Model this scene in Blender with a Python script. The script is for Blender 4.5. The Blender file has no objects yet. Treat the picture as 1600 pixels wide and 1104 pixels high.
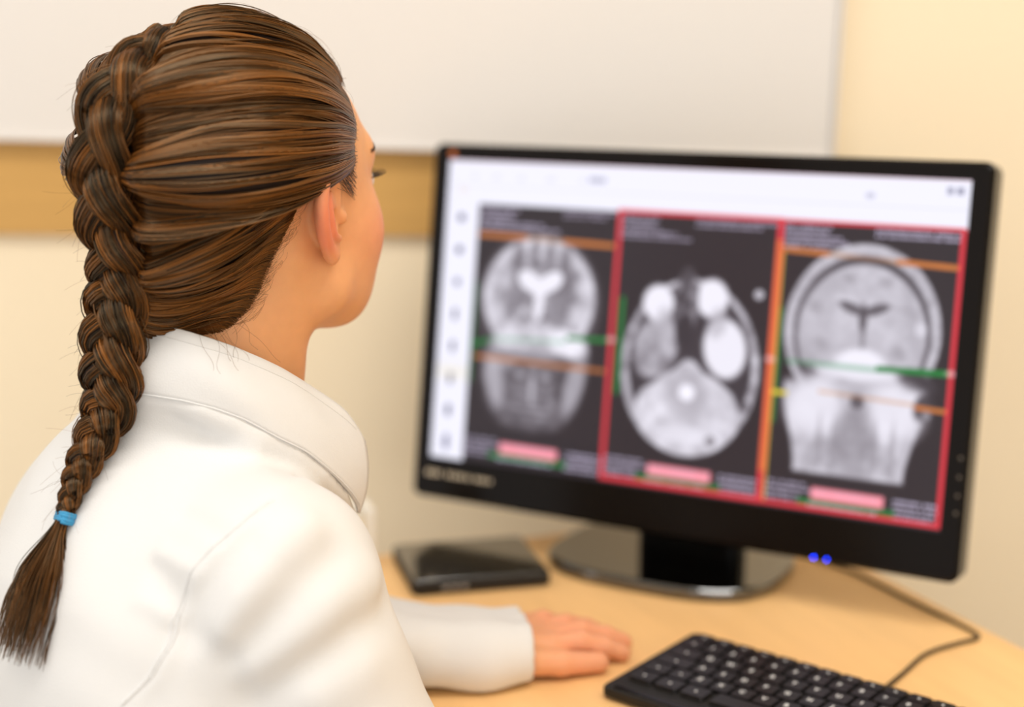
import bpy, bmesh, math, random
import numpy as np
from mathutils import Matrix, Vector

random.seed(7)
rng = np.random.default_rng(7)
scene = bpy.context.scene
col = scene.collection

# ------------------------------------------------------------------ camera
CAM_Z = 1.22
PITCH, ROLL = 0.18858611, 0.00472767
cd = bpy.data.cameras.new('camera')
cam = bpy.data.objects.new('camera', cd)
col.objects.link(cam)
fw = Vector((0, math.cos(PITCH), -math.sin(PITCH)))
rt = Vector((1, 0, 0))
up = rt.cross(fw)
rt2 = rt * math.cos(ROLL) + up * math.sin(ROLL)
up2 = -rt * math.sin(ROLL) + up * math.cos(ROLL)
cam.matrix_world = Matrix(((rt2.x, up2.x, -fw.x, 0), (rt2.y, up2.y, -fw.y, 0),
                           (rt2.z, up2.z, -fw.z, CAM_Z), (0, 0, 0, 1)))
cd.sensor_fit = 'HORIZONTAL'
cd.sensor_width = 36
cd.lens = 53.118
cd.clip_start = 0.05
cd.dof.use_dof = True
cd.dof.focus_distance = 1.0
cd.dof.aperture_fstop = 2.1
scene.camera = cam

# ------------------------------------------------------------------ light and exposure
vs = scene.view_settings
vs.view_transform = 'Standard'
vs.look = 'None'
vs.gamma = 1
vs.use_curve_mapping = False
vs.exposure = 0.22
world = bpy.data.worlds.new('room_light')
scene.world = world
world.use_nodes = True
wb = world.node_tree.nodes['Background']
wb.inputs[0].default_value = (1.0, 0.98, 0.95, 1)
wb.inputs[1].default_value = 1.0


def area(name, loc, target, sx, sy, power, colr):
    ld = bpy.data.lights.new(name, 'AREA')
    ld.shape = 'RECTANGLE'
    ld.size, ld.size_y = sx, sy
    ld.energy = power
    ld.color = colr
    o = bpy.data.objects.new(name, ld)
    col.objects.link(o)
    o.location = loc
    d = Vector(target) - Vector(loc)
    o.rotation_euler = d.to_track_quat('-Z', 'Y').to_euler()
    return o


area('daylight_from_window', (0.9, -2.3, 1.65), (0.1, 1.1, 1.0), 2.2, 1.5, 15, (1.0, 0.985, 0.975))
area('ceiling_lamp_light', (0.45, 0.55, 2.5), (0.45, 0.55, 0), 1.2, 0.5, 12.5, (1.0, 0.97, 0.925))
area('ceiling_lamp_light_2', (-0.80, 0.50, 2.5), (-0.80, 0.50, 0), 1.2, 0.5, 9, (1.0, 0.97, 0.925))







# ------------------------------------------------------------------ helpers
def lin(r, g, b):
    f = lambda c: (c / 255 / 12.92) if c / 255 <= 0.04045 else ((c / 255 + 0.055) / 1.055) ** 2.4
    return (f(r), f(g), f(b), 1)


def mat(name, colr, rough=0.5, spec=0.5, var=0.0, vscale=20, bump=0.0, bscale=200, coat=0, metal=0,
        stretch=(1, 1, 1), emit=None, estr=0, attr=None, sss=0, trans=0):
    m = bpy.data.materials.new(name)
    m.use_nodes = True
    nt = m.node_tree
    b = nt.nodes['Principled BSDF']
    b.inputs['Base Color'].default_value = colr
    b.inputs['Roughness'].default_value = rough
    b.inputs['Specular IOR Level'].default_value = spec
    b.inputs['Metallic'].default_value = metal
    b.inputs['Coat Weight'].default_value = coat
    b.inputs['Coat Roughness'].default_value = 0.05
    b.inputs['Transmission Weight'].default_value = trans
    src = None
    if attr:
        a = nt.nodes.new('ShaderNodeAttribute')
        a.attribute_name = attr
        src = a.outputs['Color']
        nt.links.new(src, b.inputs['Base Color'])
    tc = nt.nodes.new('ShaderNodeTexCoord')
    mp = nt.nodes.new('ShaderNodeMapping')
    mp.inputs['Scale'].default_value = stretch
    nt.links.new(tc.outputs['Object'], mp.inputs['Vector'])
    if var > 0:
        n = nt.nodes.new('ShaderNodeTexNoise')
        n.inputs['Scale'].default_value = vscale
        n.inputs['Detail'].default_value = 5
        nt.links.new(mp.outputs['Vector'], n.inputs['Vector'])
        r = nt.nodes.new('ShaderNodeMapRange')
        r.inputs['From Min'].default_value = 0.3
        r.inputs['From Max'].default_value = 0.7
        r.inputs['To Min'].default_value = 1 - var
        r.inputs['To Max'].default_value = 1 + var
        nt.links.new(n.outputs['Fac'], r.inputs['Value'])
        mx = nt.nodes.new('ShaderNodeVectorMath')
        mx.operation = 'SCALE'
        if src:
            nt.links.new(src, mx.inputs[0])
        else:
            mx.inputs[0].default_value = colr[:3]
        nt.links.new(r.outputs['Result'], mx.inputs['Scale'])
        nt.links.new(mx.outputs['Vector'], b.inputs['Base Color'])
    if bump > 0:
        n2 = nt.nodes.new('ShaderNodeTexNoise')
        n2.inputs['Scale'].default_value = bscale
        nt.links.new(mp.outputs['Vector'], n2.inputs['Vector'])
        bp = nt.nodes.new('ShaderNodeBump')
        bp.inputs['Strength'].default_value = bump
        bp.inputs['Distance'].default_value = 0.002
        nt.links.new(n2.outputs['Fac'], bp.inputs['Height'])
        nt.links.new(bp.outputs['Normal'], b.inputs['Normal'])
    if emit:
        b.inputs['Emission Color'].default_value = emit
        b.inputs['Emission Strength'].default_value = estr
    if sss:
        b.inputs['Subsurface Weight'].default_value = sss
        b.inputs['Subsurface Radius'].default_value = (1.0, 0.35, 0.15)
        b.inputs['Subsurface Scale'].default_value = 0.006
    return m


def link(name, me, m, parent=None, smooth=False):
    o = bpy.data.objects.new(name, me)
    col.objects.link(o)
    if m and not me.materials:
        me.materials.append(m)
    if smooth:
        me.polygons.foreach_set('use_smooth', np.ones(len(me.polygons), bool))
    if parent:
        o.parent = parent
    return o


def bmobj(name, bm, m, parent=None, smooth=False):
    me = bpy.data.meshes.new(name)
    bm.to_mesh(me)
    bm.free()
    return link(name, me, m, parent, smooth)


def empty(name, loc, rot=None):
    o = bpy.data.objects.new(name, None)
    o.empty_display_size = 0.05
    col.objects.link(o)
    o.location = loc
    if rot:
        o.rotation_euler = rot
    return o


def tag(o, label=None, cat=None, group=None, kind=None):
    for k, v in (('label', label), ('category', cat), ('group', group), ('kind', kind)):
        if v:
            o[k] = v
    return o


def box(bm, c, s, bev=0.0, seg=2):
    r = bmesh.ops.create_cube(bm, size=1)
    vsn = r['verts']
    for v in vsn:
        v.co = Vector((v.co.x * s[0] + c[0], v.co.y * s[1] + c[1], v.co.z * s[2] + c[2]))
    if bev:
        es = list({e for v in vsn for e in v.link_edges})
        bmesh.ops.bevel(bm, geom=es, offset=bev, segments=seg, affect='EDGES', profile=0.5)


def boxobj(name, c, s, m, parent=None, bev=0.0, seg=2):
    bm = bmesh.new()
    box(bm, c, s, bev, seg)
    return bmobj(name, bm, m, parent)


def prism(bm, pts, z0, z1, bev=0.0, seg=3):
    """extruded polygon with rounded upper and lower edges"""
    vb = [bm.verts.new((x, y, z0)) for x, y in pts]
    f = bm.faces.new(vb)
    r = bmesh.ops.extrude_face_region(bm, geom=[f])
    top = [g for g in r['geom'] if isinstance(g, bmesh.types.BMVert)]
    for v in top:
        v.co.z = z1
    bmesh.ops.recalc_face_normals(bm, faces=bm.faces[:])
    if bev:
        es = [e for e in bm.edges if abs(e.verts[0].co.z - e.verts[1].co.z) < 1e-7]
        bmesh.ops.bevel(bm, geom=es, offset=bev, segments=seg, affect='EDGES', profile=0.5)


def rrect(w, h, r, n=6, cx=0, cy=0):
    out = []
    for sx, sy, a0 in ((1, 1, 0), (-1, 1, 90), (-1, -1, 180), (1, -1, 270)):
        for i in range(n + 1):
            a = math.radians(a0 + 90 * i / n)
            out.append((cx + sx * (w / 2 - r) + r * math.cos(a), cy + sy * (h / 2 - r) + r * math.sin(a)))
    return out


def tubes(paths, rad, sides=3, cols=None, caps=False):
    """many tubes in one mesh: paths (N,S,3), rad (N,S) -> mesh"""
    paths = np.asarray(paths, float)
    N, S, _ = paths.shape
    rad = np.broadcast_to(np.asarray(rad, float), (N, S))
    tg = np.gradient(paths, axis=1)
    tg /= np.linalg.norm(tg, axis=2, keepdims=True) + 1e-12
    ref = np.zeros((N, 1, 3))
    ref[:, 0] = np.where(np.abs(tg[:, S // 2, 2:3]) > 0.8, [[1.0, 0.2, 0]], [[0.1, 0, 1.0]])
    n1 = np.cross(tg, ref)
    n1 /= np.linalg.norm(n1, axis=2, keepdims=True) + 1e-12
    n2 = np.cross(tg, n1)
    a = np.arange(sides) * 2 * np.pi / sides
    v = paths[:, :, None, :] + rad[:, :, None, None] * (
        n1[:, :, None, :] * np.cos(a)[None, None, :, None] + n2[:, :, None, :] * np.sin(a)[None, None, :, None])
    idx = np.arange(N * S * sides).reshape(N, S, sides)
    q = np.stack([idx[:, :-1, :], np.roll(idx, -1, 2)[:, :-1, :], np.roll(idx, -1, 2)[:, 1:, :], idx[:, 1:, :]], -1)
    c = None
    if cols is not None:
        c = np.broadcast_to(np.asarray(cols)[:, :, None, :], (N, S, sides, 3)).reshape(-1, 3)
    return v.reshape(-1, 3), q.reshape(-1, 4), c


def npmesh(name, v, q, c=None, smooth=True):
    me = bpy.data.meshes.new(name)
    v = np.asarray(v, np.float32)
    q = np.asarray(q, np.int32)
    me.vertices.add(len(v))
    me.vertices.foreach_set('co', v.ravel())
    k = q.shape[1]
    me.loops.add(len(q) * k)
    me.loops.foreach_set('vertex_index', q.ravel())
    me.polygons.add(len(q))
    me.polygons.foreach_set('loop_start', np.arange(len(q), dtype=np.int32) * k)
    me.polygons.foreach_set('use_smooth', np.full(len(q), smooth))
    me.update(calc_edges=True)
    if c is not None:
        at = me.color_attributes.new('Col', 'FLOAT_COLOR', 'POINT')
        cc = np.ones((len(v), 4), np.float32)
        cc[:, :3] = c
        at.data.foreach_set('color', cc.ravel())
    return me


def spline(pts, n):
    """Catmull-Rom through pts, n samples, uniform in the parameter"""
    P = np.asarray(pts, float)
    P = np.vstack([2 * P[0] - P[1], P, 2 * P[-1] - P[-2]])
    m = len(P) - 3
    t = np.linspace(0, m, n)
    i = np.minimum(t.astype(int), m - 1)
    u = (t - i)[:, None]
    a, b, c_, d = P[i], P[i + 1], P[i + 2], P[i + 3]
    return 0.5 * (2 * b + (c_ - a) * u + (2 * a - 5 * b + 4 * c_ - d) * u ** 2 + (3 * b - a - 3 * c_ + d) * u ** 3)


def splineat(pts, t):
    P = np.asarray(pts, float)
    P = np.vstack([2 * P[0] - P[1], P, 2 * P[-1] - P[-2]])
    m = len(P) - 3
    t = np.clip(np.asarray(t, float), 0, m)
    i = np.minimum(t.astype(int), m - 1)
    u = (t - i)[..., None]
    a, b, c_, d = P[i], P[i + 1], P[i + 2], P[i + 3]
    return 0.5 * (2 * b + (c_ - a) * u + (2 * a - 5 * b + 4 * c_ - d) * u ** 2 + (3 * b - a - 3 * c_ + d) * u ** 3)


# ------------------------------------------------------------------ materials
M_wall = mat('cream_wall_paint', lin(246, 230, 201), 0.85, 0.2, 0.012, 3, 0.1, 300)
M_ceil = mat('white_ceiling_paint', lin(244, 240, 232), 0.9, 0.2, 0.01, 3)
M_floor = mat('grey_floor', lin(176, 168, 158), 0.5, 0.4, 0.06, 8)
M_board = mat('white_board', lin(227, 222, 217), 0.5, 0.3, 0.006, 2)
M_strip = mat('tan_wall_strip', lin(205, 160, 92), 0.6, 0.3, 0.05, 6, stretch=(1, 1, 12))
M_desk = mat('beech_desk', lin(245, 198, 136), 0.38, 0.4, 0.055, 5, stretch=(9, 1.1, 1))
M_desk_edge = mat('beech_edge', lin(236, 178, 108), 0.45, 0.4, 0.05, 5, stretch=(9, 1, 1))
M_grey_metal = mat('grey_metal', lin(150, 150, 150), 0.4, 0.5, metal=0.8)
M_black_gloss = mat('black_gloss_plastic', lin(16, 11, 8), 0.16, 0.12)
M_black_neck = mat('black_neck_plastic', lin(6, 5, 4), 0.3, 0.1)
M_black_base = mat('black_mirror_plastic', lin(8, 7, 6), 0.06, 0.6, coat=1.0)
M_black_matte = mat('black_matte_plastic', lin(20, 18, 17), 0.5, 0.4, 0.1, 60)
M_key = mat('black_keycap', lin(24, 22, 22), 0.35, 0.5)
M_mark = mat('pale_print', lin(235, 235, 235), 0.5, 0.3)
M_logo = mat('silver_print', lin(205, 190, 165), 0.5, 0.3)
M_drive_top = mat('dark_brushed_top', lin(48, 43, 34), 0.16, 0.6, 0.05, 30, coat=1.0)
for m_ in (M_drive_top, M_black_base):
    m_.node_tree.nodes['Principled BSDF'].inputs['Coat IOR'].default_value = 2.0
M_cable = mat('black_cable', lin(66, 50, 30), 0.5, 0.4)
M_white_plastic = mat('white_plastic', lin(240, 236, 226), 0.4, 0.4)
M_beige = mat('beige_card', lin(236, 224, 200), 0.7, 0.2)
M_orange = mat('orange_dot', lin(190, 105, 50), 0.5, 0.3)
M_led = mat('blue_led', lin(20, 40, 220), 0.4, 0.3, emit=(0.005, 0.04, 1.0, 1), estr=12)

# ------------------------------------------------------------------ the room
def wallbox(name, lo, hi, m):
    c = [(a + b) / 2 for a, b in zip(lo, hi)]
    s = [b - a for a, b in zip(lo, hi)]
    return tag(boxobj(name, c, s, m), kind='structure')


WALL_Y = 1.68
wallbox('floor', (-2.4, -2.6, -0.1), (2.0, 1.78, 0.0), M_floor)
wallbox('wall_back', (-2.4, WALL_Y, 0), (2.0, 1.78, 2.6), M_wall)
wallbox('wall_right', (2.0, -2.6, 0), (2.1, 1.78, 2.6), M_wall)
wallbox('ceiling', (-2.4, -2.6, 2.6), (2.1, 1.78, 2.7), M_ceil)

# wall panel hanging a little crooked, and a broad flat tan strip under it
wp = empty('wall_board', (0.345, WALL_Y, 1.119), (0, math.radians(1.15), 0))
tag(wp, 'large plain white board hung slightly crooked on the cream wall', 'board')
bm = bmesh.new()
box(bm, (-0.95, -0.014, 0.55), (1.9, 0.024, 1.1), 0.004, 2)
bmobj('panel', bm, M_board, wp)
boxobj('lower_rim', (-0.95, -0.016, 0.003), (1.9, 0.029, 0.006), M_board, wp, 0.001, 1)
boxobj('side_rim', (0.002, -0.016, 0.55), (0.004, 0.029, 1.1), M_board, wp, 0.001, 1)
rl = tag(boxobj('tan_strip', (-0.65, WALL_Y - 0.006, 1.092), (1.9, 0.0115, 0.118), M_strip, bev=0.002),
         'broad tan strip on the wall below the white board', 'wall rail')

# ------------------------------------------------------------------ the desk
DA = math.radians(22)
TABLE = 0.74
desk = empty('desk', (0, 0, 0), (0, 0, DA))
tag(desk, 'light beech desk with a black monitor and keyboard on it', 'desk')
U0, U1 = 0.335, 0.851
W0, W1 = 0.12, 1.387
bm = bmesh.new()
prism(bm, [(x, y) for x, y in rrect(U1 - U0, W1 - W0, 0.02, 5, (U0 + U1) / 2, (W0 + W1) / 2)], TABLE - 0.026, TABLE, 0.003, 2)
bmobj('tabletop', bm, M_desk, desk)
for x in (U0 + 0.06, U1 - 0.06):
    for y in (W0 + 0.06, W1 - 0.06):
        bm = bmesh.new()
        box(bm, (x, y, (TABLE - 0.026) / 2), (0.045, 0.045, TABLE - 0.026), 0.004)
        bmobj('leg', bm, M_grey_metal, desk)
boxobj('apron', ((U1 - 0.06), (W0 + W1) / 2, 0.66), (0.018, W1 - W0 - 0.17, 0.09), M_desk_edge, desk, 0.002)

# ------------------------------------------------------------------ the monitor
MYAW, MTILT = -0.511623974, 0.133463298
MC = Vector((0.152358, 1.388392, CAM_Z - 0.243001))
mon = empty('computer_monitor', (MC.x, MC.y, TABLE), (0, 0, MYAW))
tag(mon, 'black widescreen monitor showing three brain scans', 'monitor')
H0 = MC.z - TABLE
tiltM = Matrix.Translation((0, 0, H0)) @ Matrix.Rotation(-MTILT, 4, 'X')


def tilted(o):
    o.matrix_local = tiltM
    return o


def frontprism(pts, y0, y1, bev, seg=3):
    """polygon in the x-z plane extruded along y (y0 is the front)"""
    bm = bmesh.new()
    prism(bm, pts, 0, y1 - y0, bev, seg)
    for v in bm.verts:
        v.co = Vector((v.co.x, y1 - v.co.z, v.co.y))
    bmesh.ops.recalc_face_normals(bm, faces=bm.faces[:])
    return bm


# front frame as one ring with the screen set 2 mm back
OX0, OX1, OZ0, OZ1 = -0.2765, 0.2775, -0.1925, 0.1665
bm = bmesh.new()
outer = rrect(OX1 - OX0, OZ1 - OZ0, 0.009, 5, (OX0 + OX1) / 2, (OZ0 + OZ1) / 2)
inner = [(0.259, 0.1505), (-0.259, 0.1505), (-0.259, -0.1505), (0.259, -0.1505)]
n = len(outer)
k = n // 4
def ring(pts, y, sh=0.0):
    cx, cz = (OX0 + OX1) / 2, (OZ0 + OZ1) / 2
    return [bm.verts.new((x - sh * (1 if x > cx else -1), y, z - sh * (1 if z > cz else -1))) for x, z in pts]
inn = []
for i in range(n):
    inn.append(inner[i // k])
r_back = ring(outer, 0.028)
r_a = ring(outer, 0.0)
r_b = ring(outer, -0.003, 0.0028)
r_c = [bm.verts.new((x, -0.003, z)) for x, z in inn]
r_d = [bm.verts.new((x, 0.0012, z)) for x, z in inn]
for A, B in ((r_back, r_a), (r_a, r_b), (r_b, r_c), (r_c, r_d)):
    for i in range(n):
        j = (i + 1) % n
        vv = [A[i], A[j], B[j], B[i]]
        try:
            bm.faces.new(vv)
        except ValueError:
            pass
bm.faces.new(r_back)
bmesh.ops.remove_doubles(bm, verts=bm.verts[:], dist=1e-6)
bmesh.ops.recalc_face_normals(bm, faces=bm.faces[:])
frame = tilted(bmobj('frame', bm, M_black_gloss, mon))
bm = frontprism(rrect(0.40, 0.25, 0.05, 6, 0, 0.0), 0.028, 0.062, 0.012, 3)
tilted(bmobj('rear_shell', bm, M_black_matte, mon))
SCREEN_STRENGTH = 0.91
# screen picture: one flat emissive sheet, its picture drawn cell by cell in millimetres
SW, SH = 518, 301
STEP = 1.0
uu = np.arange(0, SW, STEP) + STEP / 2
vv = np.arange(0, SH, STEP) + STEP / 2
UU, VV = np.meshgrid(uu, vv)
img = np.zeros(UU.shape + (3,))


def sstep(a, b, x):
    t = np.clip((x - a) / (b - a), 0, 1)
    return t * t * (3 - 2 * t)


def vnoise(sc, seed):
    r = np.random.default_rng(seed)
    g = r.random((int(SH / sc) + 3, int(SW / sc) + 3))
    x = UU / sc
    y = VV / sc
    i, j = x.astype(int), y.astype(int)
    fx, fy = sstep(0, 1, x - i), sstep(0, 1, y - j)
    return (g[j, i] * (1 - fx) + g[j, i + 1] * fx) * (1 - fy) + (g[j + 1, i] * (1 - fx) + g[j + 1, i + 1] * fx) * fy


N1 = 0.6 * vnoise(9, 1) + 0.4 * vnoise(4, 2)
N2 = 0.6 * vnoise(14, 3) + 0.4 * vnoise(6, 4)


def paint(mask, c):
    global img
    img = img * (1 - mask[..., None]) + np.asarray(c, float) * mask[..., None]


def ell(cx, cy, rx, ry, soft=0.08, rot=0.0):
    ca, sa = math.cos(rot), math.sin(rot)
    x, y = UU - cx, VV - cy
    X, Y = (x * ca + y * sa) / rx, (-x * sa + y * ca) / ry
    return 1 - sstep(1 - soft, 1 + soft, np.sqrt(X * X + Y * Y))


def rect(u0, v0, u1, v1, soft=0.8):
    return sstep(u0 - soft, u0 + soft, UU) * (1 - sstep(u1 - soft, u1 + soft, UU)) * \
        sstep(v0 - soft, v0 + soft, VV) * (1 - sstep(v1 - soft, v1 + soft, VV))


def s2(r, g, b):
    return np.array([r, g, b]) / 255.0


def grey(x):
    x = np.clip(x, 0, 1)[..., None]
    return s2(40, 32, 38) * (1 - x) + s2(246, 243, 255) * x


def paintg(mask, g):
    global img
    img = img * (1 - mask[..., None]) + grey(np.asarray(g) * np.ones_like(UU)) * mask[..., None]


img[:] = s2(44, 35, 40)
WHT = s2(240, 239, 253)
# tool bars
paint(rect(-5, -5, 525, 43), WHT)
paint(rect(-5, -5, 38.5, 305), WHT)
paint(rect(0, 25, 518, 26, 0.5), s2(222, 222, 240))
for i, (a, b) in enumerate(((28, 34), (52, 60), (80, 88), (112, 121), (148, 153))):
    paint(rect(a, 14, b, 18, 1.5) * 0.18, s2(150, 150, 190))
paint(rect(158, 12, 176, 17, 1.5) * 0.45, s2(110, 110, 140))
paint(ell(432, 17, 4, 2.5, 0.4) * 0.35, s2(110, 110, 140))
paint(rect(498, 7, 503, 13, 1) * 0.6, s2(90, 90, 120))
paint(rect(506, 7, 512, 13, 1) * 0.6, s2(90, 90, 120))
for i, (w, h, cc) in enumerate(((4, 4, 90), (4, 4, 90), (3.6, 4, 120), (2.4, 6, 70), (2.4, 6, 70), (2.6, 6, 70), (3.2, 6, 90), (3.4, 8, 120))):
    vy = 57.6 + i * 32.5
    paint(ell(18.6 - i * 0.15, vy, w, h, 0.35), s2(cc, cc, cc + 30))
paint(ell(19, 30, 5, 3, 0.5) * 0.5, s2(235, 215, 185))
paint(rect(3, 205, 36, 222, 4) * 0.25, s2(240, 225, 170))


def glyphs(u0, v0, u1, lines, pitch=4.6, seed=0, strength=0.85, shrink=()):
    """rows of unreadable small print, only as grey dashes"""
    r = np.random.default_rng(seed)
    strength = min(1.0, strength * 1.45)
    for k in range(lines):
        e = u1 - (shrink[k] if k < len(shrink) else 0)
        x = u0
        while x < e:
            w = r.uniform(1.0, 2.2)
            paint(rect(x, v0 + k * pitch, min(x + w, e), v0 + k * pitch + 2.6, 0.45) * strength, s2(225, 215, 245))
            x += w + r.uniform(0.5, 0.9) + (1.6 if r.random() < 0.12 else 0)


# ---- left scan: coronal slice
m = ell(112, 136, 68, 70, 0.05)
paintg(m * 0.35, 0.5)
m = ell(112, 132, 62, 60, 0.06)
paintg(m, 0.70 + 0.25 * (N1 - 0.5))
rim = ell(112, 132, 61, 59, 0.04) * (1 - ell(112, 133, 53, 51, 0.10))
paintg(rim * 0.7, 0.86 + 0.3 * (N1 - 0.5))
inner = ell(112, 134, 52, 50, 0.08)
paintg(inner, 0.58 + 0.55 * (N1 - 0.5))
for x, y, rx, ry in ((88, 92, 6, 16), (104, 88, 4, 17), (122, 88, 4, 17), (139, 93, 6, 15)):
    paintg(ell(x, y, rx, ry, 0.5) * 0.55, 0.25)
for x, y, rx, ry in ((82, 128, 14, 22), (143, 126, 15, 24)):
    paintg(ell(x, y, rx, ry, 0.5) * 0.45, 0.30)
for x, y, r_ in ((68, 150, 9), (74, 118, 8), (160, 120, 8), (156, 145, 9), (84, 166, 9)):
    paintg(ell(x, y, r_, r_ * 1.2, 0.6) * 0.7, 0.88)
paintg(np.maximum(ell(101, 116, 14, 9, 0.18, 0.55), ell(125, 115, 14, 9, 0.18, -0.55)), 0.97)
paintg(np.maximum(ell(113, 122, 9, 10, 0.2), ell(113, 140, 5, 14, 0.3)), 0.97)
paintg(ell(112, 172, 34, 15, 0.35) * 0.75, 0.88 + 0.3 * (N1 - 0.5))
paintg(ell(148, 174, 22, 13, 0.25, 0.3), 0.97)
paintg(ell(78, 176, 16, 10, 0.3, -0.3) * 0.8, 0.9)
paintg(ell(112, 187, 30, 6, 0.5) * 0.8, 0.55)
# face part below
m = ell(110, 214, 56, 54, 0.10) * sstep(188, 196, VV) * (1 - sstep(255, 272, VV))
paintg(m * 0.75, 0.22 + 0.5 * (N2 - 0.4))
paintg(ell(68, 214, 10, 30, 0.4, -0.25) * 0.8, 0.72)
paintg(ell(158, 212, 10, 32, 0.4, 0.25) * 0.8, 0.70)
paintg(ell(78, 196, 16, 9, 0.5) * 0.6, 0.75)
paintg(ell(112, 226, 27, 34, 0.25) * 0.7, 0.50 + 0.5 * (N1 - 0.5))
for x in (98, 126):
    paintg(ell(x, 208, 9, 8, 0.4) * 0.8, 0.2)
    paintg(ell(x, 208, 5, 4, 0.5) * 0.8, 0.7)
paintg(ell(112, 222, 3, 16, 0.4) * 0.6, 0.85)
for k_ in range(4):
    paintg(rect(92, 236 + k_ * 8, 132, 238.5 + k_ * 8, 1.4) * 0.5, 0.15)
paintg(rect(39, 0, 193, 305, 1) * sstep(262, 272, VV) * 0.8, 0.0)

# ---- middle scan: axial slice
m = ell(275, 184, 69, 83, 0.03)
paintg(m, 0.42 + 0.5 * (N1 - 0.5))
ringm = ell(275, 184, 68, 82, 0.02) * (1 - ell(275, 182, 61, 75, 0.03))
paintg(ringm * 0.9, 0.70 + 0.5 * (N1 - 0.5))
paintg(ell(275, 182, 61, 75, 0.04), 0.10)
paintg(ell(240, 168, 22, 30, 0.15, 0.2), 0.62 + 0.5 * (N2 - 0.5))
paintg(ell(309, 163, 21, 28, 0.15, -0.2), 0.95)
paintg(ell(240, 126, 16, 17, 0.2), 0.97)
paintg(ell(293, 118, 16, 18, 0.2), 0.97)
paintg(ell(249, 146, 9, 16, 0.4, -0.2) * 0.7, 0.7)
paintg(ell(300, 140, 9, 14, 0.4, 0.2) * 0.7, 0.7)
m = ell(268, 124, 12, 32, 0.15)
paintg(m, 0.32 + 0.6 * (N1 - 0.5))
paintg(ell(268, 150, 9, 17, 0.3), 0.08)
paintg(ell(266, 108, 4, 16, 0.4) * 0.6, 0.1)
m = ell(276, 226, 52, 40, 0.06) * (1 - ell(216, 184, 34, 25, 0.1)) * (1 - ell(336, 180, 34, 25, 0.1))
paintg(m, 0.82 + 0.35 * (N2 - 0.5))
tri = (np.abs(UU - 275) < (VV - 176) * 0.95 + 4) & (VV > 176) & (VV < 235)
paintg(tri * ell(275, 214, 46, 38, 0.1), 0.86 + 0.25 * (N2 - 0.5))
paintg(ell(275, 206, 22, 26, 0.5) * 0.55, 0.55)
paintg(ell(275, 207, 8, 8, 0.3), 1.0)
paintg(ell(275, 246, 26, 9, 0.4) * 0.7, 0.95)
paintg(ell(338, 111, 4.5, 4.5, 0.3), 0.75)
for a in (0.3, 1.1):
    paintg(ell(275 + 60 * math.cos(a), 196 + 60 * math.sin(a), 5, 5, 0.4) * 0.5, 0.1)

# ---- right scan: coronal slice, contrast
m = ell(434, 136, 70, 77, 0.025) * (1 - sstep(176, 205, VV))
paintg(m, 0.70 + 0.25 * (N1 - 0.5))
paintg(ell(434, 138, 61, 68, 0.035) * (1 - sstep(176, 196, VV)), 0.10)
paintg(ell(434, 140, 58, 63, 0.05), 0.70 + 0.22 * (N2 - 0.5))
paintg(ell(434, 132, 44, 46, 0.5) * 0.5, 0.80 + 0.25 * (N1 - 0.5))
for x, y, rx, ry, ro in ((424, 116, 12, 4.5, 0.35), (446, 116, 12, 4.5, -0.35), (435, 124, 4, 12, 0)):
    paintg(ell(x, y, rx, ry, 0.35, ro) * 0.8, 0.18)
paintg(ell(436, 142, 2.2, 16, 0.5) * 0.5, 0.3)
for x, y in ((392, 118), (476, 116), (400, 150), (468, 152), (420, 90), (452, 92)):
    paintg(ell(x, y, 7, 5, 0.7, 0.6) * 0.4, 0.45)
paintg(ell(486, 130, 5, 6, 0.3) * 0.7, 0.9)
paintg(ell(436, 164, 22, 13, 0.3), 0.97)
paintg(ell(436, 172, 40, 7, 0.4) * 0.9, 0.93)
paintg(ell(487, 176, 17, 10, 0.4, 0.3), 0.12)
paintg(ell(388, 174, 10, 5, 0.5, 0.4) * 0.7, 0.15)
hw = 64 - 14 * sstep(190, 262, VV)
neckm = sstep(hw + 2.5, hw - 2.5, np.abs(UU - 432)) * sstep(178, 190, VV) * (1 - sstep(263, 268, VV))
paintg(neckm, 0.72 + 0.35 * (N2 - 0.5))
paintg(ell(398, 206, 26, 26, 0.4) * 0.85, 0.95)
paintg(ell(470, 204, 26, 26, 0.4) * 0.85, 0.95)
paintg(ell(436, 198, 6, 6, 0.3) * 0.9, 0.15)
paintg(ell(436, 232, 17, 34, 0.4) * 0.55 * (VV < 266), 0.42)
for x in (404, 418, 454, 470):
    paintg(ell(x, 240, 3, 24, 0.6) * 0.5 * (VV < 264), 0.5)
paintg(ell(494, 196, 8, 12, 0.4, 0.3) * 0.9, 0.10)
paintg(ell(497, 203, 4, 4, 0.4) * 0.6, 0.7)

# ---- guide lines, frames, captions
ORG, GRN, RED = s2(200, 118, 55), s2(22, 125, 52), s2(226, 52, 66)
def hline(u0, v0, u1, v1, th, c, a=1.0):
    t = np.clip((UU - u0) / (u1 - u0), 0, 1)
    d = np.abs(VV - (v0 + (v1 - v0) * t))
    paint((1 - sstep(th - 0.6, th + 0.6, d)) * ((UU >= u0) & (UU <= u1)) * a, c)
hline(40, 73, 95, 73.5, 2.4, ORG); hline(95, 73.5, 135, 75, 2.4, ORG, 0.3); hline(135, 75, 190, 76, 2.4, ORG)
hline(42, 195, 190, 196, 2.0, ORG, 0.8)
hline(146, 168, 192, 166, 2.2, GRN); hline(60, 176, 146, 172, 2.2, GRN, 0.25); hline(39, 184, 60, 178, 3.0, GRN, 0.8)
paint(rect(39, 120, 43, 222, 1.5) * 0.6, GRN)
paint(rect(200.5, 123, 205, 216, 1.0), GRN)
hline(358, 68, 400, 70, 2.4, ORG); hline(400, 70, 460, 73, 2.0, ORG, 0.35); hline(460, 73, 514, 75, 2.4, ORG)
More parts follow.
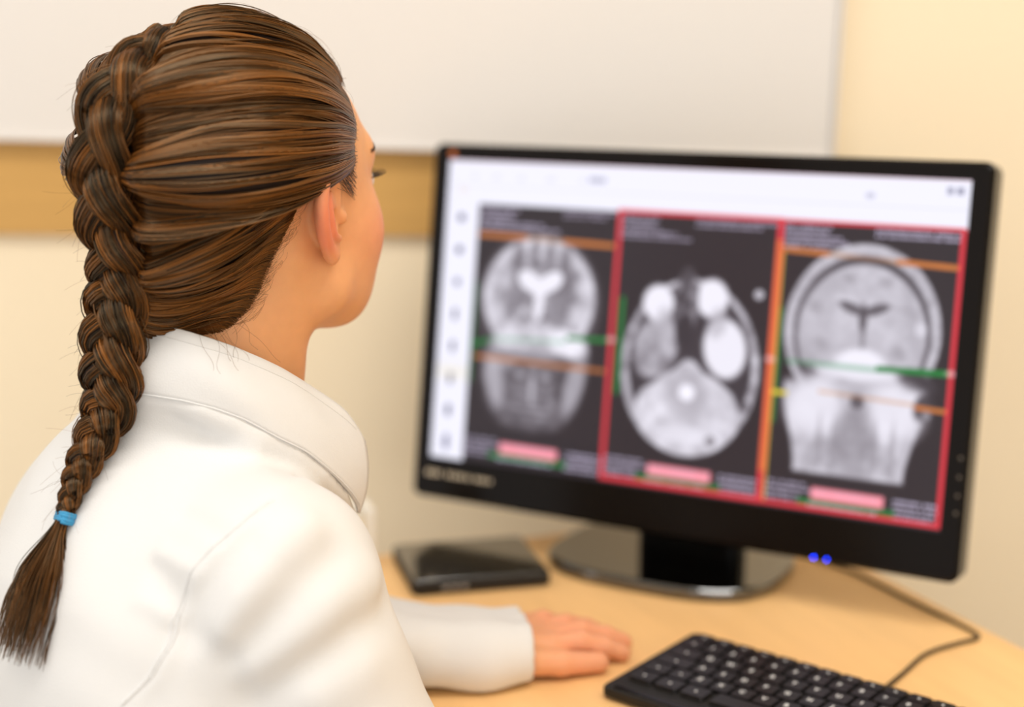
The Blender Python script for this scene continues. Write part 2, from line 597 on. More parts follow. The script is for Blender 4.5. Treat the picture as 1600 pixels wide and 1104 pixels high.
hline(486, 197, 514, 198, 2.0, ORG); hline(400, 192, 486, 195, 1.6, ORG, 0.35)
hline(450, 167, 514, 165.5, 2.6, GRN); hline(365, 168, 450, 168, 2.4, GRN, 0.3)
paint(rect(358, 120, 362, 225, 1.2) * 0.8, GRN)
hline(356, 197, 372, 197, 2, s2(220, 200, 60))
glyphs(41, 47, 84, 5, 4.4, 5, 0.55, (0, 6, 4, -28, -46))
glyphs(134, 45, 190, 2, 4.6, 6, 0.45, (0, 10))
glyphs(196, 47, 234, 5, 4.4, 7, 0.5, (0, 4, -4, -20, -34))
glyphs(272, 46, 352, 2, 4.6, 8, 0.5, (0, 16))
glyphs(358, 46, 400, 5, 4.4, 9, 0.55, (0, 2, -10, -16, -4))
glyphs(440, 46, 514, 2, 4.6, 10, 0.6, (0, -2))
for o_, (a, b) in ((0, (80, 145)), (1, (241, 305)), (2, (401, 467))):
    base = (40, 197, 357)[o_]
    glyphs(base, 276, a - 5, 4, 4.8, 20 + o_, 0.55, (0, -6, 6, -30))
    glyphs(b + 8, 279, (190, 350, 512)[o_], 4, 4.8, 30 + o_, 0.6, (0, -2, 0, 0))
    paint(rect(a - 12, 289, b + 10, 294.5, 1.0) * 0.85, GRN)
    paint(rect(a, 278, b, 289, 2.0), s2(255, 150, 165))
    glyphs(a + 3, 281, b - 3, 1, 4, 40 + o_, 0.35)
    glyphs(a - 2, 293, b - 6, 1, 4.0, 50 + o_, 0.6)
def frame_lines(u0, v0, u1, v1, th, c):
    for q in (rect(u0 - th, v0 - th, u1 + th, v0 + th * 0.6, 0.7), rect(u0 - th, v1 - th, u1 + th, v1 + th, 0.7),
              rect(u0 - th, v0, u0 + th, v1, 0.7), rect(u1 - th, v0, u1 + th, v1, 0.7)):
        paint(q, c)
frame_lines(194, 43, 353, 297, 2.4, RED)
frame_lines(354.5, 43, 515, 297, 2.0, RED)
paint(rect(351, 60, 357, 270, 1.2), s2(240, 110, 62))
paint(rect(357, 70, 358.6, 296, 0.6) * 0.8, s2(235, 205, 70))
for u, v in ((194, 165), (353, 168), (515, 165)):
    paint(ell(u, v, 5, 2.5, 0.5) * 0.7, s2(255, 200, 205))
paint(rect(0, 0, 518, 1.5, 1.0) * 0.5, s2(240, 170, 180))

ny, nx = UU.shape
xs = np.arange(nx + 1) * STEP / 1000 - SW / 2000
zs = SH / 2000 - np.arange(ny + 1) * STEP / 1000
X_, Z_ = np.meshgrid(xs, zs)
sv = np.stack([X_.ravel(), np.full(X_.size, 0.0008), Z_.ravel()], 1)
idx = np.arange((nx + 1) * (ny + 1)).reshape(ny + 1, nx + 1)
sq = np.stack([idx[1:, :-1], idx[1:, 1:], idx[:-1, 1:], idx[:-1, :-1]], -1).reshape(-1, 4)
img = np.where(img <= 0.04045, img / 12.92, ((np.clip(img, 0, 1) + 0.055) / 1.055) ** 2.4)      # display values to light
pad = np.pad(img, ((0, 1), (0, 1), (0, 0)), mode='edge')
sm = npmesh('screen', sv, sq, pad.reshape(-1, 3), False)
M_screen = bpy.data.materials.new('lit_screen')
M_screen.use_nodes = True
nt = M_screen.node_tree
b = nt.nodes['Principled BSDF']
b.inputs['Base Color'].default_value = (0.012, 0.012, 0.014, 1)
b.inputs['Roughness'].default_value = 0.35
b.inputs['Specular IOR Level'].default_value = 0.2
at = nt.nodes.new('ShaderNodeAttribute')
at.attribute_name = 'Col'
nt.links.new(at.outputs['Color'], b.inputs['Emission Color'])
b.inputs['Emission Strength'].default_value = SCREEN_STRENGTH
so = tilted(link('screen', sm, M_screen, mon))
tag(so, 'lit screen with three grey brain scans in red frames')

# small marks on the frame
def frontmark(name, cx, cz, w, h, m, parent, y=-0.0036, r=None):
    bm = bmesh.new()
    prism(bm, rrect(w, h, r if r else min(w, h) * 0.3, 4, 0, 0), 0, 0.0008)
    for v in bm.verts:
        v.co = Vector((v.co.x + cx, y + 0.0008 - v.co.z, v.co.y + cz))
    bmesh.ops.recalc_face_normals(bm, faces=bm.faces[:])
    return bmobj(name, bm, m, parent)
for u, w, h in ((1.5, 5.5, 7), (8.2, 5, 7.5), (14.5, 4, 6), (25, 4.5, 6), (31, 4, 6), (36.5, 4, 6), (42, 4.5, 6), (49, 4, 6), (57.5, 4, 5.5), (63, 4, 6), (68.5, 4, 5.5), (74, 3.5, 5)):
    tilted(frontmark('logo_letter', (u - 259) / 1000, 0.1505 - 0.3175, w / 1000 * 0.85, h / 1000 * 0.8, M_logo, mon, r=0.0007))
tilted(frontmark('orange_dot', -0.2535, 0.1563, 0.0075, 0.0065, M_orange, mon, r=0.003))  # small orange dot in the upper left corner of the frame
for v in (234.5, 251, 267, 282):
    tilted(frontmark('touch_button', 0.2708, 0.1505 - v / 1000, 0.0030, 0.0030, mat('grey_button_print', lin(92, 84, 74), 0.5), mon, r=0.0014))
for u, w in ((409.5, 0.0022), (421.5, 0.0018)):
    tilted(frontmark('power_light', (u - 259) / 1000, 0.1505 - 0.3395, w, 0.0018, M_led, mon, r=0.0008))
# stand
bm = bmesh.new()
nk = rrect(0.108, 0.034, 0.012, 5, 0, 0.055)
prism(bm, nk, 0.008, 0.20, 0.002, 2)
for v in bm.verts:
    v.co.y += 0.04 * (v.co.z / 0.2) ** 2 * 0 + 0.0
bmobj('neck', bm, M_black_neck, mon)
bm = bmesh.new()
pts = []
for i in range(72):
    a = 2 * math.pi * i / 72
    ca, sa = math.cos(a), math.sin(a)
    e = 2 / 3.0
    pts.append((-0.010 + 0.116 * math.copysign(abs(ca) ** e, ca), 0.026 + 0.092 * math.copysign(abs(sa) ** e, sa)))
prism(bm, pts, 0.0005, 0.013, 0.004, 3)
bmobj('base', bm, M_black_base, mon)
# ------------------------------------------------------------------ keyboard
KA = math.radians(-39.6)
kb = empty('keyboard', (0.1535, 1.1985, TABLE), (0, 0, KA))
tag(kb, 'slim black keyboard with pale key letters at the front of the desk', 'keyboard')
KW, KD = 0.40, 0.132
bm = bmesh.new()
prism(bm, rrect(KW, KD, 0.006, 4, KW / 2, -KD / 2), 0.002, 0.0105, 0.002, 2)
for v in bm.verts:
    if v.co.z > 0.006:
        v.co.z += 0.005 * (1 + v.co.y / KD)
bmobj('case', bm, M_black_matte, kb)
boxobj('front_strip', (KW / 2, -KD + 0.005, 0.0107), (KW - 0.02, 0.005, 0.0012), M_black_gloss, kb, 0.0004, 1)
keycache = {}


def keymesh(w, d):
    k_ = (round(w, 4), round(d, 4))
    if k_ not in keycache:
        bm = bmesh.new()
        prism(bm, rrect(w, d, 0.0018, 2), 0, 0.0036)
        for v in bm.verts:
            if v.co.z > 0.001:
                v.co.x *= 0.93
                v.co.y *= 0.93
        me = bpy.data.meshes.new('key')
        bm.to_mesh(me)
        bm.free()
        me.materials.append(M_key)
        keycache[k_] = me
    return keycache[k_]


letters = {}


def lettermesh(ch, size):
    if (ch, size) not in letters:
        cu = bpy.data.curves.new('legend', 'FONT')
        cu.body = ch
        cu.size = size
        cu.align_x = 'CENTER'
        cu.align_y = 'CENTER'
        cu.extrude = 0.00005
        cu.offset = 0.00016
        ob = bpy.data.objects.new('legend', cu)
        col.objects.link(ob)
        dg = bpy.context.evaluated_depsgraph_get()
        me = bpy.data.meshes.new_from_object(ob.evaluated_get(dg))
        bpy.data.objects.remove(ob)
        me.materials.clear()
        me.materials.append(M_mark)
        letters[(ch, size)] = me
    return letters[(ch, size)]


P = 0.0188
rows = [
    (0.0125, 0.0125, [('', 1)] + [('', 1.0)] * 19),
    (0.0185, 0.0165, [('', 1)] + [(c_, 1) for c_ in '1234567890-='] + [('', 1.9)] + [('', 1)] * 3 + [('', 1)] * 2),
    (0.0185, 0.0165, [('', 1.5)] + [(c_, 1) for c_ in 'QWERTYUIOP[]'] + [('', 1.4)] + [('', 1)] * 5),
    (0.0185, 0.0165, [('', 1.75)] + [(c_, 1) for c_ in 'ASDFGHJKL;'] + [('', 1), ('', 2.15)] + [('', 1)] * 5),
    (0.0185, 0.0165, [('', 1.25), ('', 1)] + [(c_, 1) for c_ in 'ZXCVBNM,./'] + [('', 2.65)] + [('', 1)] * 5),
    (0.0185, 0.0165, [('', 1.25)] * 3 + [('', 6.2)] + [('', 1.25)] * 4 + [('', 1)] * 4),
]
y = -0.006
for pitch, kd, keys in rows:
    x = 0.009
    for ch, wf in keys:
        w = P * wf
        if x + w > KW - 0.004:
            break
        yc = y - pitch / 2
        top = 0.0105 + 0.005 * (1 + yc / KD)
        o = link('key', keymesh(w - 0.0022, kd), None, kb)
        o.location = (x + w / 2, yc, top - 0.0003)
        o.rotation_euler = (math.atan(0.005 / KD), 0, 0)
        lt = link('legend', lettermesh(ch if ch else 'o', 0.0062 if ch else 0.004), None, o)
        lt.location = (-0.002 if ch else 0, 0.001 if ch else 0, 0.00375)
        x += w
    y -= pitch

# keyboard cable on the desk, looping away to the back of the monitor
cp = [(0.2800, 1.0905, .747), (0.292, 1.110, .7435), (0.316, 1.145, .7419), (0.345, 1.185, .7419), (0.378, 1.209, .7419),
      (0.396, 1.219, .7420), (0.400, 1.232, .7420), (0.388, 1.262, .7419), (0.362, 1.318, .7419), (0.345, 1.358, .7419), (0.325, 1.400, .7419), (0.28, 1.46, .7419)]
pth = spline(cp, 110)
v, q, _ = tubes(pth[None], 0.0018, 8)
tag(link('cable', npmesh('cable', v, q), M_cable), 'thin dark cable looping over the desk behind the keyboard', 'cable')

# external drive
dr = empty('external_drive', (-0.0400, 1.391, TABLE), (0, 0, math.radians(14)))
tag(dr, 'flat black external drive lying on the desk left of the monitor base', 'drive')
bm = bmesh.new()
prism(bm, rrect(0.132, 0.116, 0.007, 4), 0.0015, 0.0135, 0.002, 2)
bmobj('case', bm, M_black_matte, dr)
bm = bmesh.new()
prism(bm, rrect(0.128, 0.112, 0.006, 4), 0.0134, 0.0146, 0.0006, 1)
bmobj('lid', bm, M_drive_top, dr)
for dx in (-0.035, -0.026, -0.017):
    boxobj('port', (dx, -0.0582, 0.0072), (0.006, 0.001, 0.0035), M_grey_metal, dr, 0.0003, 1)
for sx in (-1, 1):
    for sy in (-1, 1):
        boxobj('foot', (sx * 0.052, sy * 0.046, 0.0009), (0.010, 0.010, 0.0016), M_black_matte, dr)

# small white upright holder near the left end of the desk
wb_ = empty('card_holder', (-0.164, 1.400, TABLE), (0, 0, math.radians(20)))
tag(wb_, 'small white upright card holder behind the person at the desk end', 'holder')
boxobj('back_plate', (0, 0.012, 0.032), (0.062, 0.003, 0.064), M_white_plastic, wb_, 0.001, 1)
boxobj('base', (0, -0.002, 0.003), (0.062, 0.030, 0.006), M_white_plastic, wb_, 0.001, 1)
for sx in (-1, 1):
    boxobj('side', (sx * 0.027, 0.0, 0.030), (0.008, 0.026, 0.060), M_white_plastic, wb_, 0.001, 1)
boxobj('card', (0, 0.004, 0.030), (0.046, 0.004, 0.040), M_beige, wb_, 0.0005, 1)
# ------------------------------------------------------------------ implicit surfaces
def smin(a, b, k):
    h = np.clip(0.5 + 0.5 * (b - a) / k, 0, 1)
    return b * (1 - h) + a * h - k * h * (1 - h)


def smax(a, b, k):
    return -smin(-a, -b, k)


def s_ell(p, c, r):
    q = p - np.asarray(c, float)
    r = np.asarray(r, float)
    k0 = np.linalg.norm(q / r, axis=1)
    k1 = np.linalg.norm(q / (r * r), axis=1) + 1e-9
    return np.where(k0 < 1e-4, -r.min(), k0 * (k0 - 1) / k1)


def s_cap(p, a, b, r0, r1):
    a, b = np.asarray(a, float), np.asarray(b, float)
    ba = b - a
    t = np.clip(((p - a) @ ba) / (ba @ ba), 0, 1)
    return np.linalg.norm(p - a - t[:, None] * ba, axis=1) - (r0 + (r1 - r0) * t)


def s_sph(p, c, r):
    return np.linalg.norm(p - np.asarray(c, float), axis=1) - r


def s_chain(p, pts, rs, k=0.002):
    d = None
    for i in range(len(pts) - 1):
        e = s_cap(p, pts[i], pts[i + 1], rs[i], rs[i + 1])
        d = e if d is None else smin(d, e, k)
    return d


def s_polychain(p, pts, rs):
    d = None
    for i in range(len(pts) - 1):
        e = s_cap(p, pts[i], pts[i + 1], rs[i], rs[i + 1])
        d = e if d is None else np.minimum(d, e)
    return d


def in_box(p, lo, hi):
    q = np.maximum(np.asarray(lo) - p, p - np.asarray(hi))
    return np.linalg.norm(np.maximum(q, 0), axis=1)


def grouped(p, lo, hi, fn, margin=0.03):
    """evaluate fn only near its bounding box"""
    d = in_box(p, lo, hi)
    out = d + margin * 0.6
    m = d < margin
    if m.any():
        out[m] = fn(p[m])
    return out


def surface_net(fn, lo, hi, h):
    """mesh the zero set of fn, sparse blocks, one vertex per crossed cell"""
    lo, hi = np.asarray(lo, float), np.asarray(hi, float)
    NB = 8
    B = NB * h
    nb = np.ceil((hi - lo) / B).astype(int)
    g = np.stack(np.meshgrid(*[np.arange(n_) for n_ in nb], indexing='ij'), -1).reshape(-1, 3)
    keep = []
    for s in range(0, len(g), 200000):
        gc = lo + (g[s:s + 200000] + 0.5) * B
        keep.append(np.abs(fn(gc)) < B * 1.15)
    g = g[np.concatenate(keep)]
    ax = np.arange(NB + 1)
    offs = np.stack(np.meshgrid(ax, ax, ax, indexing='ij'), -1).reshape(-1, 3)
    cells, cvals = [], []
    CH = 250
    for s in range(0, len(g), CH):
        gb = g[s:s + CH]
        ip = (gb[:, None, :] * NB + offs[None])
        val = fn((lo + ip.reshape(-1, 3) * h)).reshape(len(gb), NB + 1, NB + 1, NB + 1)
        neg = val < 0
        cnt = sum(neg[:, i:NB + i, j:NB + j, k_:NB + k_].astype(np.int8) for i in (0, 1) for j in (0, 1) for k_ in (0, 1))
        w = np.argwhere((cnt > 0) & (cnt < 8))
        if len(w) == 0:
            continue
        b_, i, j, k_ = w.T
        cv = np.stack([val[b_, i + a, j + b2, k_ + c2] for a in (0, 1) for b2 in (0, 1) for c2 in (0, 1)], 1)
        cells.append(gb[b_] * NB + w[:, 1:])
        cvals.append(cv)
    cells = np.concatenate(cells)
    cv = np.concatenate(cvals)
    corner = np.array([[a, b2, c2] for a in (0, 1) for b2 in (0, 1) for c2 in (0, 1)], float)
    acc = np.zeros((len(cells), 3))
    num = np.zeros(len(cells))
    for a in range(8):
        for b2 in range(a + 1, 8):
            if np.abs(corner[a] - corner[b2]).sum() == 1:
                m = (cv[:, a] < 0) != (cv[:, b2] < 0)
                t = cv[m, a] / (cv[m, a] - cv[m, b2])
                acc[m] += corner[a] + t[:, None] * (corner[b2] - corner[a])
                num[m] += 1
    vert = lo + (cells + acc / num[:, None]) * h
    dims = nb * NB + 2
    key = (cells[:, 0] * dims[1] + cells[:, 1]) * dims[2] + cells[:, 2]
    order = np.argsort(key)
    sk = key[order]
    strides = np.array([dims[1] * dims[2], dims[2], 1])
    quads = []
    ci = {0: 4, 1: 2, 2: 1}
    for axis in range(3):
        m = (cv[:, 0] < 0) != (cv[:, ci[axis]] < 0)
        ids = np.nonzero(m)[0]
        o1, o2 = strides[(axis + 1) % 3], strides[(axis + 2) % 3]
        kk = key[ids]
        four = []
        ok = np.ones(len(ids), bool)
        for dlt in (0, o1, o1 + o2, o2):
            pos = np.clip(np.searchsorted(sk, kk - dlt), 0, len(sk) - 1)
            ok &= sk[pos] == kk - dlt
            four.append(order[pos])
        q = np.stack(four, 1)
        flip = cv[ids, 0] < 0
        q[~flip] = q[~flip][:, ::-1]
        quads.append(q[ok])
    quads = np.concatenate(quads)
    # pull the vertices onto the surface
    for _ in range(2):
        e = h * 0.3
        for s in range(0, len(vert), 100000):
            p = vert[s:s + 100000]
            f0 = fn(p)
            gr = np.stack([fn(p + np.eye(3)[i] * e) - f0 for i in range(3)], 1) / e
            gn = (gr ** 2).sum(1) + 1e-6
            st = (f0 / gn)[:, None] * gr
            ln = np.linalg.norm(st, axis=1, keepdims=True)
            st *= np.minimum(1, h * 0.6 / (ln + 1e-12))
            vert[s:s + 100000] = p - st
    return vert, quads


# ------------------------------------------------------------------ the person
HO = np.array([-0.17736, 1.05983, 1.11629])
PSI = math.radians(53)
HF = np.array([math.cos(PSI), math.sin(PSI), 0])
HL = np.array([-math.sin(PSI), math.cos(PSI), 0])
HZ = np.array([0, 0, 1.0])
HM = np.stack([HF, HL, HZ], 0)


def to_head(p):
    return (p - HO) @ HM.T


def from_head(q):
    return HO + np.asarray(q) @ HM


EAR_A = np.array([0.88, 0.47, 0.0])       # in the ear plane, forward (rear edge stands off the head), for the right ear mirrored in y
EAR_T = math.radians(-14)


def ear_coords(q):
    """head coordinates with y mirrored to +y = this ear's side -> (a forward, b up, n outward)"""
    A = np.array([math.cos(math.radians(26)), -math.sin(math.radians(26)), 0])
    N = np.array([math.sin(math.radians(26)), math.cos(math.radians(26)), 0])
    A = np.array([math.cos(math.radians(26)), -math.sin(math.radians(26)), 0])
    d = (q - np.array([0.002, 0.0690, 0.004])) / 0.92
    a, n_, b_ = (d @ A) / 1.22, d @ N, d[:, 2]
    ca, sa = math.cos(EAR_T), math.sin(EAR_T)
    return np.stack([a * ca - b_ * sa * -1, b_ * ca - a * sa, n_], 1) if False else np.stack([a * ca + b_ * -sa, a * sa + b_ * ca, n_], 1)


def s_ear(q):
    e = ear_coords(q)
    # auricle plate and the swell of its back
    d = s_ell(e, (-0.011, 0.003, -0.0015), (0.0165, 0.0280, 0.0052))
    d = smin(d, s_ell(e, (-0.002, -0.001, -0.008), (0.013, 0.023, 0.009)), 0.006)
    d = smin(d, s_ell(e, (-0.0075, -0.0255, -0.0005), (0.0085, 0.0110, 0.0042)), 0.006)
    d = smax(d, -s_ell(e, (-0.0035, -0.0035, 0.0085), (0.0095, 0.0115, 0.0105)), 0.002)
    d = smax(d, -s_ell(e, (-0.0060, 0.0215, 0.0065), (0.0085, 0.0065, 0.0060)), 0.002)
    helix = splineat([(0.006, 0.000, 0.001), (0.0065, 0.018, 0.0025), (0.002, 0.0285, 0.003), (-0.008, 0.0325, 0.003), (-0.0185, 0.028, 0.003),
                      (-0.0245, 0.018, 0.003), (-0.0260, 0.004, 0.003), (-0.0230, -0.009, 0.002), (-0.0170, -0.020, 0.0005), (-0.0110, -0.028, 0.0)], np.linspace(0, 9, 28))
    rh = np.interp(np.linspace(0, 9, 28), np.arange(10), [.0022, .0028, .0034, .0040, .0044, .0046, .0044, .0042, .0042, .0050])
    m = s_polychain(e, helix, rh)
    d = smin(d, m, 0.0045)
    anti = splineat([(-0.008, 0.019, 0.0020), (-0.0135, 0.012, 0.0035), (-0.0150, 0.000, 0.0042), (-0.0125, -0.011, 0.0040), (-0.005, -0.0165, 0.0035)], np.linspace(0, 4, 13))
    d = smin(d, s_polychain(e, anti, np.linspace(0.0024, 0.0032, 13)), 0.002)
    d = smin(d, s_ell(e, (0.0080, -0.0045, 0.002), (0.0042, 0.0060, 0.0052)), 0.0025)
    return d


def s_head(p, ears=True):
    q = to_head(p)
    q = q.copy()
    sy = q[:, 1].copy()
    q[:, 1] = np.abs(q[:, 1])
    d = s_ell(q, (-0.012, 0, 0.043), (0.0905, 0.0725, 0.080))
    d = smin(d, s_ell(q, (0.020, 0, 0.000), (0.066, 0.0600, 0.086)), 0.02)
    d = smin(d, s_ell(q, (0.046, 0.034, -0.014), (0.032, 0.0290, 0.036)), 0.016)      # cheek
    d = smin(d, s_cap(q, (0.060, 0.014, -0.066), (0.014, 0.046, -0.050), 0.0185, 0.019), 0.022)   # jaw
    d = smin(d, s_ell(q, (0.050, 0.029, -0.046), (0.023, 0.020, 0.030)), 0.016)      # lower cheek
    d = smin(d, s_ell(q, (0.069, 0, -0.070), (0.017, 0.017, 0.013)), 0.012)           # chin
    d = smin(d, s_cap(q, (0.071, 0.006, 0.043), (0.059, 0.038, 0.043), 0.012, 0.011), 0.014)     # brow
    d = smax(d, -s_ell(q, (0.092, 0.030, 0.023), (0.018, 0.017, 0.011)), 0.012)       # socket
    d = smin(d, s_sph(q, (0.0665, 0.030, 0.022), 0.0125), 0.003)                      # eyeball and lids
    d = smin(d, s_cap(q, (0.081, 0, 0.030), (0.0985, 0, -0.008), 0.0060, 0.0078), 0.010)          # nose
    d = smin(d, s_ell(q, (0.090, 0.0100, -0.012), (0.010, 0.0065, 0.006)), 0.005)
    d = smin(d, s_ell(q, (0.084, 0, -0.034), (0.010, 0.022, 0.0055)), 0.005)          # lips
    d = smin(d, s_ell(q, (0.083, 0, -0.044), (0.010, 0.019, 0.0060)), 0.004)
    d = smax(d, -s_cap(q, (0.098, 0, -0.0388), (0.086, 0.022, -0.0385), 0.0016, 0.0012), 0.002)
    # neck
    n_ = s_cap(q, (-0.020, 0, -0.03), (-0.050, 0, -0.150), 0.047, 0.050)
    n_ = smin(n_, s_cap(q, (-0.022, 0.046, -0.025), (0.004, 0.014, -0.165), 0.012, 0.010), 0.022)
    d = smin(d, n_, 0.022)
    if ears:
        m = (np.abs(q[:, 0]) < 0.06) & (q[:, 1] > 0.04) & (np.abs(q[:, 2]) < 0.07)
        if m.any():
            d[m] = smin(d[m], s_ear(q[m]) * 0.92, 0.003)
    return d
# ------------------------------------------------------------------ collar
COL_PHI = np.array([0, 20, 33, 47, 60, 74, 88, 103, 113, 121, 126.0])
COL_TR = np.array([.063, .063, .064, .064, .064, .065, .066, .070, .080, .092, .100])
COL_TZ = np.array([-.062, -.063, -.066, -.071, -.077, -.085, -.094, -.106, -.118, -.131, -.146])
COL_SR = np.array([.080, .080, .080, .081, .083, .086, .089, .094, .097, .098, .097])
COL_SZ = np.array([-.105, -.106, -.108, -.113, -.121, -.135, -.148, -.170, -.186, -.198, -.206])
COL_AX = np.array([-0.045, 0.0])


def collar_pt(phi, v, off=0.0):
    """phi in degrees from the back round to the right (+) or left (-); v 0 at the seam, 1 at the top edge"""
    a = np.abs(phi)
    r = np.interp(a, COL_PHI, COL_SR) * (1 - v) + np.interp(a, COL_PHI, COL_TR) * v
    z = np.interp(a, COL_PHI, COL_SZ) * (1 - v) + np.interp(a, COL_PHI, COL_TZ) * v
    r = r + 0.006 * np.sin(np.pi * v) + off
    r = r + 0.0022 * np.sin(np.radians(phi) * 7 + 3 * v) * v * (1 - v) * 2
    f = np.radians(phi)
    return from_head(np.stack([COL_AX[0] - r * np.cos(f), -r * np.sin(f), z], -1))


def smooth_arr(x, y):
    xs = np.linspace(x[0], x[-1], 64)
    ys = np.interp(xs, x, y)
    for _ in range(3):
        ys[1:-1] = (ys[:-2] + 2 * ys[1:-1] + ys[2:]) / 4
    return xs, ys
_x = None
for _nm in ('COL_TR', 'COL_TZ', 'COL_SR', 'COL_SZ'):
    _x, _y = smooth_arr(COL_PHI, globals()[_nm])
    globals()[_nm] = _y
COL_PHI = _x
SEAM = [collar_pt(np.array([a_]), np.array([0.0]), -0.004)[0] + np.array([0, 0, -0.002]) for a_ in np.linspace(-126.0, 126.0, 19)]

# torso frame
NB = np.array([-0.210, 1.016, 0.966])
TA = math.radians(31)
TF = np.array([math.cos(TA), math.sin(TA), 0])
TL = np.array([-math.sin(TA), math.cos(TA), 0])
TM = np.stack([TF, TL, HZ], 0)


def tp(x, y, z):
    """torso frame -> world: x forward, y to her left, z up, origin at the neck base"""
    return NB + np.array([x, y, z]) @ TM


SR, SL = tp(-0.001, -0.121, -0.067), tp(0.0, 0.138, -0.050)
ER, WR = tp(0.070, -0.160, -0.325), tp(0.19, -0.175, -0.42)
EL = np.array([-0.205, 1.135, 0.788])
HX = np.array([math.cos(math.radians(18)), math.sin(math.radians(18)), 0])
HY = np.array([HX[1], -HX[0], 0])
WL = np.array([-0.053, 1.148, 0.766])


def hp(x, y, z):
    return WL * [1, 1, 0] + np.array([0, 0, TABLE]) + HX * x + HY * y + HZ * z


def s_hand(p):
    d = s_cap(p, hp(-0.03, 0.004, 0.024), hp(0.02, 0.002, 0.022), 0.018, 0.018)
    # palm as a fan of flattened bones
    ks = [(0.082, 0.020), (0.086, 0.002), (0.082, -0.016), (0.074, -0.031)]
    for (kx, ky) in ks:
        d = smin(d, s_cap(p, hp(0.010, ky * 0.5, 0.021), hp(kx, ky, 0.019), 0.0135, 0.0105), 0.012)
    lens = [(0.026, 0.020, 0.016), (0.029, 0.022, 0.017), (0.027, 0.020, 0.016), (0.021, 0.015, 0.014)]
    spread = [0.06, 0.0, -0.05, -0.12]
    for (kx, ky), ln, sp, rr in zip(ks, lens, spread, (0.0082, 0.0084, 0.0080, 0.0070)):
        pts = [hp(kx, ky, 0.020)]
        x, y = kx, ky
        for l_, z in zip(ln, (0.0215, 0.0150, 0.0078)):
            x += l_
            y += l_ * sp
            pts.append(hp(x, y, z))
        d = smin(d, s_chain(p, pts, [rr + 0.0010, rr + 0.0004, rr, rr - 0.0012], 0.003), 0.004)
    th = [hp(0.012, 0.016, 0.018), hp(0.048, 0.034, 0.0165), hp(0.084, 0.042, 0.0135), hp(0.117, 0.041, 0.0095)]
    d = smin(d, s_chain(p, th, [0.015, 0.0125, 0.0098, 0.0082], 0.004), 0.008)
    return d


def s_body(p):
    d = grouped(p, from_head((-.14, 0, -.14)) - .14, from_head((0, 0, .14)) + .17, s_head, 0.05)
    c = s_ell((p - tp(-0.03, 0, -0.15)) @ TM.T, (0, 0, 0), (0.060, 0.11, 0.13))
    c = smin(c, s_cap(p, tp(-0.005, 0, 0.0), tp(-0.03, 0, -0.10), 0.050, 0.060), 0.03)
    for a, b_, w in ((SR, ER, WR), (SL, EL, WL)):
        c = smin(c, s_cap(p, tp(-0.02, 0, -0.085), a, 0.042, 0.038), 0.03)
        c = smin(c, s_cap(p, a, b_, 0.038, 0.034), 0.02)
        c = smin(c, s_cap(p, b_, w + HZ * 0.002, 0.032, 0.017), 0.012)
    d = smin(d, c, 0.015)
    h = grouped(p, hp(0.05, 0, 0.02) - .12, hp(0.05, 0, 0.02) + .12, s_hand, 0.03)
    return smin(d, h, 0.006)


